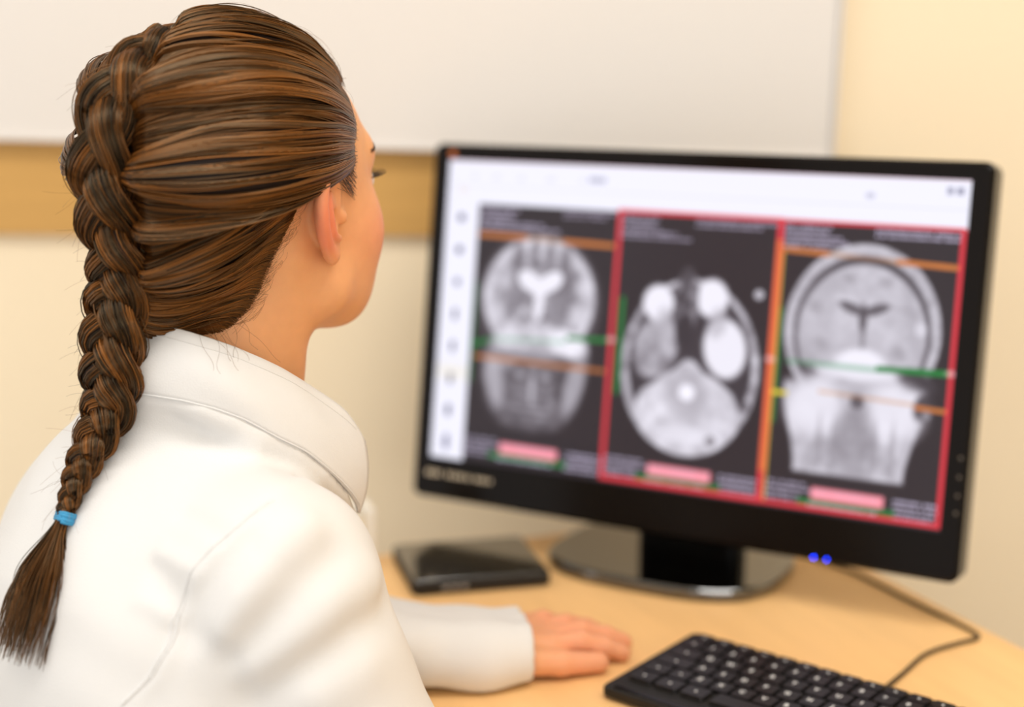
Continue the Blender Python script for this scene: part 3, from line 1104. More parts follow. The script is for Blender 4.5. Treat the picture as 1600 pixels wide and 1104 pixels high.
FOLDS = [
    ([(-0.1368, 0.9485, 0.9567), (-0.1473, 0.8843, 0.9583), (-0.1647, 0.8717, 0.9488), (-0.1795, 0.8666, 0.9376), (-0.1946, 0.8625, 0.9168), (-0.2017, 0.8595, 0.8958), (-0.2056, 0.8567, 0.8766), (-0.216, 0.8536, 0.8575), (-0.2301, 0.8536, 0.8411)], -0.0018, 0.0035),  # armhole seam groove
    ([(-0.1303, 0.9259, 0.96), (-0.1437, 0.8807, 0.9562), (-0.1611, 0.8682, 0.9467), (-0.1758, 0.8631, 0.9355), (-0.1906, 0.8596, 0.9159), (-0.1978, 0.8576, 0.8953), (-0.202, 0.8557, 0.8762), (-0.2124, 0.8529, 0.8561), (-0.2265, 0.8526, 0.8403)], 0.0018, 0.005),  # armhole seam lip
    ([(-0.1544, 0.8588, 0.937), (-0.1717, 0.8532, 0.9202), (-0.1848, 0.8531, 0.9023), (-0.1899, 0.8534, 0.8881)], -0.0055, 0.014),  # hollow under the seam
    ([(-0.1268, 0.8749, 0.9472), (-0.1437, 0.8583, 0.9357), (-0.1597, 0.8483, 0.9121), (-0.169, 0.8478, 0.8904)], 0.0055, 0.014),  # ridge
    ([(-0.1076, 0.8727, 0.9279), (-0.1247, 0.8547, 0.9159), (-0.143, 0.8469, 0.8948), (-0.1626, 0.8477, 0.8764)], -0.0050, 0.014),  # valley
    ([(-0.0884, 0.8923, 0.909), (-0.1069, 0.8626, 0.9011), (-0.1303, 0.8491, 0.884), (-0.1513, 0.8475, 0.8684)], 0.0046, 0.015),  # ridge
    ([(-0.0795, 0.9007, 0.8851), (-0.0962, 0.8684, 0.8827), (-0.1214, 0.8515, 0.869), (-0.1521, 0.8495, 0.8514)], -0.0046, 0.014),  # valley
    ([(-0.077, 1.0895, 0.7893), (-0.0888, 0.8683, 0.8602), (-0.1142, 0.8517, 0.8486)], 0.0046, 0.016),  # ridge
    ([(-0.1739, 0.8684, 0.9426), (-0.1897, 0.8847, 0.9471), (-0.203, 0.8975, 0.948)], -0.0022, 0.007),  # shoulder pucker
    ([(-0.1907, 0.8628, 0.9228), (-0.2038, 0.8742, 0.9261), (-0.2142, 0.8828, 0.9272)], 0.0022, 0.007),  # pucker
    ([(-0.1993, 0.8608, 0.9053), (-0.2115, 0.8718, 0.9135), (-0.2182, 0.8782, 0.9173)], -0.0022, 0.007),  # pucker
    ([(-0.2059, 0.8608, 0.8932), (-0.2155, 0.8667, 0.8979), (-0.2234, 0.8707, 0.8996)], 0.0019, 0.006),  # pucker
    ([(-0.1971, 0.9462, 1.0016), (-0.1735, 0.9485, 0.98), (-0.1459, 0.9011, 0.9636)], 0.0026, 0.016),  # collar drape
    ([(-0.2258, 0.9414, 0.9773), (-0.2269, 0.9062, 0.9452), (-0.2321, 0.8814, 0.9121)], -0.0022, 0.028),  # back drape
    ([(-0.2604, 0.9289, 0.9552), (-0.2577, 0.8975, 0.9188), (-0.2617, 0.8767, 0.8807)], 0.0022, 0.03),  # back drape
    ([(-0.2658, 0.8761, 0.8727), (-0.2386, 0.8596, 0.8589), (-0.214, 0.8512, 0.8463)], -0.0030, 0.02),  # back drape
]


def s_polyline(p, pts, r):
    d = None
    for a, b_ in zip(pts[:-1], pts[1:]):
        c = s_cap(p, a, b_, r, r)
        d = c if d is None else np.minimum(d, c)
    return d



def s_coat(p):
    q = (p - NB) @ TM.T
    d = s_ell(q, (-0.047, 0.008, -0.130), (0.098, 0.162, 0.120))
    d = smin(d, s_ell(q, (-0.032, 0, -0.27), (0.122, 0.165, 0.19)), 0.09)
    d = smin(d, s_ell(q, (-0.015, 0, -0.47), (0.135, 0.175, 0.17)), 0.06)
    d = smin(d, s_ell(q, (0.005, 0.005, -0.215), (0.088, 0.125, 0.115)), 0.04)
    d = smin(d, s_cap(q, (-0.024, 0, 0.004), (-0.038, 0, -0.09), 0.052, 0.085), 0.05)
    for a, sh in ((SR, 0.058), (SL, 0.060)):
        d = smin(d, s_cap(p, tp(-0.025, 0, -0.065), a, 0.066, sh), 0.04)
    d = smin(d, s_cap(p, tp(-0.055, 0.03, -0.040), tp(-0.055, 0.115, -0.085), 0.048, 0.052), 0.04)
    d = smin(d, s_cap(p, tp(-0.035, -0.025, -0.045), tp(-0.015, -0.080, -0.078), 0.048, 0.055), 0.03)
    d = smin(d, s_polyline(p, SEAM, 0.003), 0.032)
    # sleeves
    ar = s_chain(p, [SR, (SR + ER) / 2 + TL * -0.006, ER], [0.062, 0.066, 0.060], 0.01)
    ar = smin(ar, s_cap(p, ER, WR, 0.056, 0.040), 0.02)
    d = smin(d, ar, 0.022)
    al = s_chain(p, [SL, (SL + EL) / 2, EL], [0.060, 0.058, 0.052], 0.01)
    cuff = hp(0.066, 0.006, 0.022)
    mid = EL * 0.5 + hp(0.0, 0.006, 0.026) * 0.5
    far = s_chain(p, [EL + HY * -0.01, mid + HY * -0.022, hp(0.02, -0.020, 0.021), hp(0.09, -0.022, 0.020)], [0.044, 0.027, 0.0195, 0.0185], 0.02)
    near = s_chain(p, [EL + HY * 0.025, mid + HY * 0.034, hp(0.02, 0.036, 0.0245), hp(0.09, 0.036, 0.0235)], [0.044, 0.030, 0.0240, 0.0228], 0.02)
    cen = s_chain(p, [EL + HY * 0.008, mid + HY * 0.006, hp(0.02, 0.009, 0.0235), hp(0.09, 0.008, 0.0225)], [0.044, 0.030, 0.0225, 0.0213], 0.02)
    fo = smin(smin(far, near, 0.02), cen, 0.012)
    # cut the cuff and hollow it
    cutp = (p - cuff) @ (HX * 0.985 + HY * 0.17)
    fo = smax(fo, cutp, 0.003)
    hol = smin(s_cap(p, hp(0.0, -0.020, 0.021), hp(0.2, -0.022, 0.020), 0.0140, 0.0135), s_cap(p, hp(0.0, 0.036, 0.0245), hp(0.2, 0.036, 0.0235), 0.0180, 0.0172), 0.02)
    hol = smin(hol, s_cap(p, hp(0.0, 0.009, 0.0235), hp(0.2, 0.008, 0.0225), 0.0168, 0.0160), 0.008)
    fo = smax(fo, -smax(hol, -0.035 - cutp, 0.004), 0.002)
    al = smin(al, fo, 0.015)
    d = smin(d, al, 0.018)
    # table keeps the sleeve from sinking in
    d = smax(d, TABLE + 0.0012 - p[:, 2] - 10 * (in_desk(p) > 0.006), 0.002)
    for pts, amp, w in FOLDS:
        dd = None
        for i in range(len(pts) - 1):
            a, b_ = np.asarray(pts[i]), np.asarray(pts[i + 1])
            ba = b_ - a
            t = np.clip(((p - a) @ ba) / (ba @ ba), 0, 1)
            r2 = ((p - a - t[:, None] * ba) ** 2).sum(1)
            dd = r2 if dd is None else np.minimum(dd, r2)
        d = d - amp * np.exp(-dd / (w * w))
    return d


CD, SD = math.cos(DA), math.sin(DA)


def in_desk(p):
    """positive outside the desk outline in plan"""
    u = p[:, 0] * CD + p[:, 1] * SD
    w = -p[:, 0] * SD + p[:, 1] * CD
    return np.maximum(U0 - u, w - W1)


def s_legs(p):
    d = None
    for s in (-1, 1):
        hip, kn, an = tp(0.02, s * 0.085, -0.47), tp(0.40, s * 0.10, -0.455), tp(0.36, s * 0.10, -0.86)
        e_ = smin(s_cap(p, hip, kn, 0.085, 0.062), s_cap(p, kn, an, 0.060, 0.045), 0.02)
        d = e_ if d is None else np.minimum(d, e_)
    return smin(d, s_ell((p - tp(0.0, 0, -0.47)) @ TM.T, (0, 0, 0), (0.13, 0.16, 0.09)), 0.03)


M_skin = mat('skin', lin(236, 180, 140), 0.48, 0.35, 0.03, 90, 0.05, 700, attr='Col', sss=0.25)
M_coat = mat('white_cotton', lin(223, 222, 221), 0.85, 0.15, 0.006, 30, 0.12, 900, )
M_hair = mat('brown_hair', (0.1, 0.04, 0.012, 1), 0.30, 0.75, attr='Col')
M_hair.node_tree.nodes['Principled BSDF'].inputs['Specular Tint'].default_value = (1.0, 0.74, 0.44, 1)
M_hair_dark = mat('dark_brown_hair', lin(34, 19, 10), 0.6, 0.3)
M_tie = mat('blue_elastic', lin(64, 150, 196), 0.6, 0.3, bump=0.3, bscale=900)
M_trouser = mat('dark_trousers', lin(52, 54, 66), 0.9, 0.1)
M_shoe = mat('white_clog', lin(225, 225, 225), 0.5, 0.4)

bv, bq = surface_net(s_body, (-0.42, 0.80, 0.62), (0.20, 1.34, 1.26), 0.0022)
hq = to_head(bv)
skin = np.tile(np.array(lin(226, 164, 114)[:3]), (len(bv), 1))


def blend(mask, c):
    global skin
    skin = skin * (1 - mask[:, None]) + np.array(lin(*c)[:3]) * mask[:, None]


ya = np.abs(hq[:, 1])
g3 = lambda c, s: np.exp(-(((np.stack([hq[:, 0], ya, hq[:, 2]], 1) - np.array(c)) / np.array(s)) ** 2).sum(1))
blend(0.55 * g3((0.060, 0.046, -0.012), (0.03, 0.03, 0.022)), (232, 138, 112))
blend(0.75 * np.clip(1.5 * g3((-0.014, 0.088, 0.000), (0.020, 0.016, 0.032)), 0, 1), (226, 122, 92))
lipm = np.clip(2.0 * g3((0.094, 0, -0.039), (0.012, 0.019, 0.008)), 0, 1)
blend(0.8 * lipm, (196, 100, 96))
hd_ = (bv - WL) @ np.stack([HX, HY, HZ], 1)
blend(np.clip((hd_[:, 0] - 0.05) / 0.1, 0, 0.45) * (np.abs(hd_[:, 1]) < 0.08) * (bv[:, 2] < 0.82), (238, 160, 132))
person = link('person', npmesh('person', bv, bq, skin), M_skin)
tag(person, 'person in a white coat with a long brown braid, facing the monitor', 'person')

cv_, cq_ = surface_net(s_coat, (-0.46, 0.74, 0.34), (0.18, 1.36, 1.06), 0.0034)
coat = link('lab_coat', npmesh('lab_coat', cv_, cq_), M_coat, person)
tag(coat, 'white cotton lab coat with an upright collar')
lv, lq = surface_net(s_legs, (-0.45, 0.75, 0.03), (0.35, 1.45, 0.65), 0.009)
link('trousers', npmesh('trousers', lv, lq), M_trouser, person)
for s in (-1, 1):
    a_, b_ = tp(0.35, s * 0.10, 0), tp(0.49, s * 0.105, 0)
    a_[2], b_[2] = 0.045, 0.036
    fs = lambda p: np.maximum(s_cap(p, a_, b_, 0.046, 0.036), 0.002 - p[:, 2])
    fv, fq = surface_net(fs, np.minimum(a_, b_) - 0.06, np.maximum(a_, b_) + 0.06, 0.006)
    link('shoe', npmesh('shoe', fv, fq), M_shoe, person)
# collar strip
nphi, nv = 121, 15
PH, VVc = np.meshgrid(np.linspace(-126, 126, nphi), np.linspace(0, 1, nv), indexing='ij')
# round the two upper front corners
VVc = VVc * (1 - 0.13 * np.clip((np.abs(PH) - 117) / 9, 0, 1) ** 2)
T = 0.0013
outer_ = collar_pt(PH, VVc, T)
inner_ = collar_pt(PH, VVc, -T)
va = np.concatenate([outer_.reshape(-1, 3), inner_.reshape(-1, 3)])
ia = np.arange(nphi * nv).reshape(nphi, nv)
ib = ia + nphi * nv
qs = [np.stack([ia[:-1, :-1], ia[1:, :-1], ia[1:, 1:], ia[:-1, 1:]], -1).reshape(-1, 4),
      np.stack([ib[:-1, :-1], ib[:-1, 1:], ib[1:, 1:], ib[1:, :-1]], -1).reshape(-1, 4)]
loop = np.concatenate([ia[:, 0], ia[-1, 1:], ia[-2::-1, -1], ia[0, -2:0:-1]])
lo2 = np.concatenate([ib[:, 0], ib[-1, 1:], ib[-2::-1, -1], ib[0, -2:0:-1]])
nx_ = np.roll(np.arange(len(loop)), -1)
qs.append(np.stack([loop, lo2, lo2[nx_], loop[nx_]], -1))
collar = link('collar', npmesh('collar', va, np.concatenate(qs)), M_coat, coat)
ph_ = np.linspace(-122, 122, 200)
st = collar_pt(ph_, np.full(200, 0.86), T)
v, q, _ = tubes(st[None], 0.00045, 4)
link('stitching', npmesh('stitching', v, q), M_coat, coat)
st = collar_pt(ph_, np.full(200, 0.01), T + 0.0003)
v, q, _ = tubes(st[None], 0.0006, 6)
link('collar_seam', npmesh('collar_seam', v, q), M_coat, coat)
# armhole seam of the right sleeve, a raised line lying on the cloth
sp_ = spline(FOLDS[0][0][1:], 90)
for _ in range(6):
    f0 = s_coat(sp_) - 0.0001
    gr = np.stack([s_coat(sp_ + np.eye(3)[i] * 0.0008) - 0.0001 - f0 for i in range(3)], 1) / 0.0008
    sp_ = sp_ - gr * (f0 / ((gr ** 2).sum(1) + 1e-6))[:, None]
for off in (0.0, 0.0045):
    pts_ = sp_ + np.array([0.78, -0.2, 0.55]) * off
    for _ in range(4):
        f0 = s_coat(pts_) - 0.0001
        gr = np.stack([s_coat(pts_ + np.eye(3)[i] * 0.0008) - 0.0001 - f0 for i in range(3)], 1) / 0.0008
        pts_ = pts_ - gr * (f0 / ((gr ** 2).sum(1) + 1e-6))[:, None]
    v, q, _ = tubes(pts_[None], 0.0010 if off == 0 else 0.0005, 6)
    link('armhole_seam', npmesh('armhole_seam', v, q), M_coat, coat)
# ------------------------------------------------------------------ hair (head coordinates, then moved to the world)
SKC = np.array([-0.012, 0, 0.043])
SKR = np.array([0.0905, 0.0725, 0.080])
LINE = np.array([(.062, 0, .092), (.055, .022, .094), (.042, .040, .092), (.028, .052, .086), (.033, .0555, .0745), (.031, .062, .061),
                 (.023, .068, .048), (.022, .069, .038), (.018, .0695, .035), (.007, .0715, .041), (-.009, .0735, .0445), (-.024, .072, .036),
                 (-.030, .066, .010), (-.036, .058, -.010), (-.042, .051, -.030), (-.047, .045, -.047), (-.056, .040, -.060), (-.068, .028, -.072),
                 (-.076, 0, -.078)])
# braid centre line in the middle plane (x, z), from the crown to the elastic
BR = np.array([(-.077, .123), (-.097, .111), (-.113, .097), (-.125, .079), (-.132, .058), (-.134, .036), (-.133, .016), (-.128, -.005), (-.124, -.024),
               (-.125, -.040), (-.129, -.058), (-.132, -.077), (-.134, -.095), (-.136, -.112), (-.146, -.129), (-.157, -.1445), (-.165, -.157), (-.172, -.170), (-.176, -.178)])
BR3 = np.stack([BR[:, 0], np.zeros(len(BR)), BR[:, 1]], 1)
BTAN = np.gradient(BR, axis=0)
BTAN /= np.linalg.norm(BTAN, axis=1, keepdims=True)
BNOR = np.stack([BTAN[:, 1], np.zeros(len(BR)), -BTAN[:, 0]], 1)      # away from the head
BNOR *= np.where((BNOR[:, 0] < 0) | (BNOR[:, 2] > 0.5), 1, -1)[:, None]
ANCH = BR3 + BNOR * 0.001

LOCKS = [  # hairline range, braid entry index, thickness of the rope where it nears the braid
    (0.0, 1.3, 0.15, .006), (1.3, 2.7, 1.35, .009), (2.7, 5.0, 3.1, .020), (5.0, 7.4, 5.05, .020),
    (7.4, 10.3, 6.7, .018), (10.3, 13.4, 8.2, .016), (13.4, 18.0, 9.3, .013)]


def sm(a, b, x):
    t = np.clip((x - a) / (b - a), 0, 1)
    return t * t * (3 - 2 * t)


UT = [0.0, 1.3, 2.7, 5.0, 7.4, 10.3, 13.4, 18.0]
UC = [-0.4, 0.75, 2.2, 4.1, 5.9, 7.45, 8.75, 10.0]


def hair_surface(k, w, s, side, lift=0.0, gather=1.0, ropes=1.0):
    """point of lock k; w across the lock 0..1, s along it 0 (hairline) .. 1 (braid)"""
    t0, t1, u, th = LOCKS[k]
    w = np.clip(w, 0, 1)
    p0 = splineat(LINE, t0 + (t1 - t0) * w)
    uc = np.interp(t0 + (t1 - t0) * w, UT, UC)
    g_ = gather * 0.75 * sm(0.68, 1.0, s)
    p3 = splineat(ANCH, uc * (1 - g_) + (u + (w - 0.5) * 0.60) * g_)
    p3 = p3 + np.stack([np.zeros_like(w), 0.012 * sm(0.0, 2.2, t0 + (t1 - t0) * w), np.zeros_like(w)], -1)
    if side > 0:
        p3 = p3 - splineat(BNOR, np.clip(uc, 0, 17)) * 0.009
    d0, d3 = p0 - SKC, p3 - SKC
    r0, r3 = np.linalg.norm(d0, axis=-1), np.linalg.norm(d3, axis=-1)
    n0, n3 = d0 / r0[..., None], d3 / r3[..., None]
    om = np.arccos(np.clip((n0 * n3).sum(-1), -1, 1))
    sw = s
    a = np.sin((1 - sw) * om) / np.sin(om)
    b = np.sin(sw * om) / np.sin(om)
    n_ = n0 * a[..., None] + n3 * b[..., None]
    n_ /= np.linalg.norm(n_, axis=-1, keepdims=True)
    rs = 1 / np.linalg.norm(n_ / SKR, axis=-1)
    rl = r0 + (r3 - r0) * sm(0, 1, s) ** np.interp(t0 + (t1 - t0) * w, [0, 2.0, 4.5], [3.2, 2.4, 1.0])
    tt = t0 + (t1 - t0) * w
    puff = 0.0025 + np.interp(tt, [0, 2, 4, 6.5, 8, 12, 14, 18], [.0005, .0030, .0100, .009, .0025, .003, .007, .008]) * sm(0.0, 0.45, s) + np.interp(tt, [0, 2, 4, 18], [.0, .002, .010, .013]) * sm(0.35, 0.8, s)
    base = rs + puff
    kk = 0.010
    h = np.clip(0.5 + 0.5 * (base - rl) / kk, 0, 1)
    r = rl * (1 - h) + base * h + kk * h * (1 - h)
    r = r * sm(0, 0.10, s) + (r0 + 0.0012) * (1 - sm(0, 0.10, s))
    # rope shape near the braid, with a valley between neighbouring locks
    c = np.clip(1 - (2 * w - 1) ** 2, 0, 1) ** 0.6
    rope = sm(0.30, 0.80, s)
    r = r + ropes * th * (c - 0.55) * rope * (1 - 0.35 * sm(0.85, 1.0, s))
    r = r - 0.010 * sm(0.90, 1.0, s)
    r = r + lift
    q = SKC + n_ * r[..., None]
    if side < 0:
        q = q * np.array([1, -1, 1])
    return q


hair = link('hair', bpy.data.meshes.new('hair_cap'), M_hair_dark, person)
# under-layer: one closed cap of lock-shaped sheets
capv, capq, base_i = [], [], 0
for side in (-1, 1):
    for k in range(len(LOCKS)):
        W, S = np.meshgrid(np.linspace(0, 1, 22), np.linspace(0.015, 1, 44), indexing='ij')
        q = hair_surface(k, W, S, side, -0.0016)
        idx = np.arange(W.size).reshape(W.shape) + base_i
        if k == 0:
            Wc, Sc = np.meshgrid(np.linspace(0, 0.9999, 90) * 7, np.linspace(0.01, 1, 40), indexing='ij')
            kk_ = Wc.astype(int)
            qc = np.zeros(Wc.shape + (3,))
            for k2 in range(7):
                m_ = kk_ == k2
                qc[m_] = hair_surface(k2, (Wc - kk_)[m_], Sc[m_], side, -0.0032, 0.0, 0.0)
            idc = np.arange(Wc.size).reshape(Wc.shape) + base_i
            capv.append(qc.reshape(-1, 3))
            f_ = np.stack([idc[:-1, :-1], idc[1:, :-1], idc[1:, 1:], idc[:-1, 1:]], -1).reshape(-1, 4)
            capq.append(f_ if side > 0 else f_[:, ::-1])
            base_i += Wc.size
            idx = idx + Wc.size
        capv.append(q.reshape(-1, 3))
        f_ = np.stack([idx[:-1, :-1], idx[1:, :-1], idx[1:, 1:], idx[:-1, 1:]], -1).reshape(-1, 4)
        capq.append(f_ if side > 0 else f_[:, ::-1])
        base_i += W.size
cap_me = npmesh('hair', from_head(np.concatenate(capv)), np.concatenate(capq))
cap_me.materials.append(M_hair_dark)
hair.data = cap_me
tag(hair, 'brown hair combed back from the face into a braid')

HAIR_LO, HAIR_HI = np.array(lin(20, 10, 5)[:3]), np.array(lin(146, 88, 35)[:3])


def strand_cols(tone, S, tips=None):
    c = HAIR_LO[None] * (1 - tone[:, None]) + HAIR_HI[None] * tone[:, None]
    return np.repeat(c[:, None, :], S, 1)


def lock_strands(side, k, n, S=30):
    t0, t1, u, th = LOCKS[k]
    w0 = (np.arange(n) + rng.random(n)) / n
    nc = 13
    cl = np.floor(w0 * nc + 0.25 * rng.standard_normal(n)).clip(0, nc - 1).astype(int)
    cph = rng.random((nc, 3)) * 6.28
    ctone = rng.random(nc)
    s = np.linspace(0.0, 1, S)[None, :].repeat(n, 0)
    start = np.where(rng.random(n) < 0.75, 0.03 * rng.random(n), 0.25 * rng.random(n))
    s = start[:, None] + (1 - start[:, None]) * s
    cw = (cl + 0.5) / nc
    pull = 0.55 * sm(0.05, 0.4, s) * (1 - 0.3 * sm(0.7, 1, s))
    w = w0[:, None] * (1 - pull) + cw[:, None] * pull
    w = w + 0.034 * np.sin(5.0 * s + cph[cl, 0][:, None]) * sm(0.1, 0.5, s) + 0.030 * (rng.random(n) - 0.5)[:, None] * sm(0.3, 0.9, s)
    w = w + 0.05 * (rng.random(n)[:, None] < 0.08) * np.sin(4 * s + 6 * rng.random(n)[:, None])
    # keep the bundle inside the lock but let a few strands wander over
    cdist = (w - cw[:, None]) * nc
    lift = 0.0016 * np.clip(1 - cdist ** 2, 0, 1) * sm(0.1, 0.35, s) + 0.0013 * np.sin(7 * s + cph[cl, 1][:, None]) * sm(0.1, 0.4, s)
    lift = lift + 0.0009 * rng.random(n)[:, None]
    stray = (rng.random(n) < 0.035)[:, None] * np.sin(np.pi * s) ** 2 * 0.0035 * rng.random(n)[:, None]
    q = hair_surface(k, w, s, side, lift + stray)
    tone = 0.42 * ctone[cl] ** 2.2 + 0.58 * rng.random(n) ** 2.5
    rad = (0.00030 + 0.00022 * rng.random(n))[:, None] * (0.45 + 0.55 * sm(0, 0.12, s - start[:, None])) 
    return from_head(q), rad, strand_cols(tone, S)


def under_strands(side, n, S=26):
    x = rng.random(n) * 7
    k_ = x.astype(int)
    s = np.linspace(0.05, 0.97, S)[None].repeat(n, 0)
    q = np.zeros((n, S, 3))
    lift = -0.0026 + 0.0016 * rng.random(n)
    for k in range(7):
        m = k_ == k
        w = (x - k_)[m][:, None] + 0.04 * np.sin(4 * s[m] + 6.28 * rng.random((m.sum(), 1)))
        q[m] = hair_surface(k, w, s[m], side, lift[m][:, None] * np.ones_like(s[m]), 0.0, 0.0)
    return from_head(q), np.full((n, S), 0.0004), strand_cols(0.45 * rng.random(n), S)


for side, cnt in ((-1, (300, 420, 720, 640, 620, 560, 560)), (1, (220, 240, 300, 260, 240, 220, 240))):
    P_, R_, C_ = [], [], []
    for k, n in enumerate(cnt):
        p, r, c = lock_strands(side, k, n)
        P_.append(p); R_.append(r); C_.append(c)
    v, q, c = tubes(np.concatenate(P_), np.concatenate(R_), 3, np.concatenate(C_))
    us = under_strands(side, 1500 if side < 0 else 500)
    v2, q2, c2 = tubes(us[0], us[1], 3, us[2])
    v, q, c = np.concatenate([v, v2]), np.concatenate([q, q2 + len(v)]), np.concatenate([c, c2])
    o = link('combed_strands', npmesh('combed_strands', v, q, c), M_hair, hair)
    tag(o, kind='stuff')

# ------------------------------------------------------------------ the braid
LOBES = [0.15, 1.35, 3.2, 5.1, 6.75, 8.3, 9.5, 10.75, 12.05, 13.3, 14.25, 15.15, 16.0, 16.8, 17.5, 18.1]
bs = np.linspace(0, 18, 260)
phase = np.interp(bs, LOBES, np.arange(len(LOBES)) * 2 * np.pi / 3)
SIZE = np.interp(bs, [0, 1, 2.5, 5, 9, 12, 13, 14, 15, 16, 17, 18], [.50, .70, .92, 1.0, 1.02, .98, .90, .72, .58, .46, .34, .24])
bc = splineat(BR3, bs)
bt = np.gradient(bc, axis=0)
bt /= np.linalg.norm(bt, axis=1, keepdims=True)
bl = np.tile(np.array([0, -1.0, 0]), (len(bs), 1))
bn = np.cross(bl, bt)
bn /= np.linalg.norm(bn, axis=1, keepdims=True)
bn *= np.sign((bn * splineat(BNOR, bs)).sum(1))[:, None]


def strand_center(i):
    th = phase + i * 2 * np.pi / 3
    lat = 0.0132 * SIZE * np.sin(th)
    out = 0.0062 * SIZE * np.sin(2 * th)
    return bc + bl * lat[:, None] + bn * out[:, None], th


for i in range(3):
    c0, th = strand_center(i)
    t_ = np.gradient(c0, axis=0)
    t_ /= np.linalg.norm(t_, axis=1, keepdims=True)
    n1 = bn - t_ * (bn * t_).sum(1, keepdims=True)
    n1 /= np.linalg.norm(n1, axis=1, keepdims=True)
    n2 = np.cross(t_, n1)
    R = 0.0118 * SIZE * (1 + 0.10 * np.cos(2 * th))
    RA, RB = R * 0.80, R * 1.08          # flatter outwards, wider across
    # solid core
    ang = np.linspace(0, 2 * np.pi, 17)[:-1]
    cv3 = c0[:, None] + (RA * 0.86)[:, None, None] * n1[:, None] * np.cos(ang)[None, :, None] + (RB * 0.86)[:, None, None] * n2[:, None] * np.sin(ang)[None, :, None]
    ii = np.arange(cv3.shape[0] * 16).reshape(-1, 16)
    qf = np.stack([ii[:-1], np.roll(ii, -1, 1)[:-1], np.roll(ii, -1, 1)[1:], ii[1:]], -1).reshape(-1, 4)
    part = link('braid_strand', npmesh('braid_strand', from_head(cv3.reshape(-1, 3)), qf), M_hair_dark, hair)
    n = 210
    S = 150
    sel = np.linspace(0, len(bs) - 1, S).astype(int)
    a0 = rng.random(n) * 2 * np.pi
    rho = 0.86 + 0.17 * rng.random(n)
    wob = rng.random((n, 2)) * 6.28
    A = a0[:, None] + 0.9 * np.sin(th[sel] * 0.5)[None, :] * 0.35 + 0.10 * np.sin(th[sel][None] * 1.0 + wob[:, :1])
    rr = rho[:, None] + 0.05 * np.sin(th[sel][None] * 1.7 + wob[:, 1:])
    st = (rng.random(n) < 0.05)[:, None] * np.clip(np.sin(th[sel][None] * 0.7 + wob[:, :1]), 0, 1) ** 4 * 0.35
    rr = rr + st
    p = c0[sel][None] + (RA[sel][None] * rr * np.cos(A))[..., None] * n1[sel][None] + (RB[sel][None] * rr * np.sin(A))[..., None] * n2[sel][None]
    tone = np.clip(0.20 + 0.17 * np.sin(3 * a0 + i) + 0.30 * rng.standard_normal(n), 0, 1)
    rad = (0.00030 + 0.00020 * rng.random(n))[:, None] * np.clip(SIZE[sel], 0.62, 1)[None]
    v, q, c = tubes(from_head(p), rad, 3, strand_cols(tone, S))
    o = link('braid_hairs', npmesh('braid_hairs', v, q, c), M_hair, hair)
    tag(o, kind='stuff')

# elastic and tail
end = from_head(bc[-1])
tdir = from_head(bc[-1] + bt[-1]) - end
tdir /= np.linalg.norm(tdir)
t1 = np.cross(tdir, [0, 0, 1.0]); t1 /= np.linalg.norm(t1)
t2 = np.cross(tdir, t1)
tp_ = []
for turn in range(5):
    for j in range(11):
        a = 2 * np.pi * j / 16
        tp_.append(end + tdir * (0.0014 * (turn + j / 16) - 0.0030) + (t1 * math.cos(a) + t2 * math.sin(a)) * (0.0070 + 0.0003 * (turn % 2)))
v, q, _ = tubes(np.array(tp_)[None], 0.0013, 6)
tie = link('hair_tie', npmesh('hair_tie', v, q), M_tie, hair)
tag(tie, 'blue elastic hair tie')
n, S = 640, 24
s = np.linspace(0, 1, S)
tips = np.array([(-0.2200, -0.0035, -0.252)])
e0 = bc[-1]
a0 = rng.random(n) * 2 * np.pi
r0_ = np.sqrt(rng.random(n))
fan = np.stack([r0_ * np.cos(a0), r0_ * np.sin(a0)], 1)
ln = 0.72 + 0.38 * rng.random(n)
mainv = tips[0] - e0
latv = np.array([0, -1.0, 0])
outv = np.cross(latv, mainv / np.linalg.norm(mainv))
grow = sm(0, 0.7, s) * 0.0165 + 0.0042
sag_ = np.array([0.010, 0, -0.006])
p = e0 + s[None, :, None] * ln[:, None, None] * mainv + (fan[:, 0, None] * grow[None] * 1.1)[..., None] * latv + (fan[:, 1, None] * grow[None] * 0.75)[..., None] * outv
p = p + (s[None] ** 2)[..., None] * sag_ * 0.5 + 0.0018 * np.sin(5 * s[None] + 6.28 * rng.random((n, 1)))[..., None] * s[None, :, None] * latv
tone = np.clip(0.22 + 0.24 * rng.standard_normal(n), 0, 1)
v, q, c = tubes(from_head(p), 0.00034 * (1 - 0.55 * s[None] ** 2) * np.ones((n, 1)), 3, strand_cols(tone, S))
tag(link('braid_tail', npmesh('braid_tail', v, q, c), M_hair, hair), kind='stuff')

# loose hairs: along the braid, over the crown and the curls at the nape
P_, R_, T_ = [], [], []
S = 26
s = np.linspace(0, 1, S)
for _ in range(150):                          # along the braid
    u = rng.uniform(0, 17.5)
    b0 = splineat(BR3, np.array([u]))[0]
    nn = splineat(BNOR, np.array([u]))[0]
    sd = rng.choice([-1, 1])
    sz = np.interp(u, bs, SIZE)
    st_ = b0 + np.array([0, sd * 0.016 * sz, 0]) + nn * 0.006 * sz
    d = nn * rng.uniform(0.2, 1) + np.array([0, sd * rng.uniform(0.2, 1), 0]) + np.array([0, 0, rng.uniform(-1.2, 0.3)])
    d /= np.linalg.norm(d)
    L_ = rng.uniform(0.006, 0.018)
    cu = rng.standard_normal(3) * 0.5
    P_.append(st_ + np.outer(s * L_, d) + np.outer(s ** 2 * L_ * 0.6, cu + np.array([0, 0, -0.5])))
    R_.append(np.full(S, 0.00006)); T_.append(rng.random())
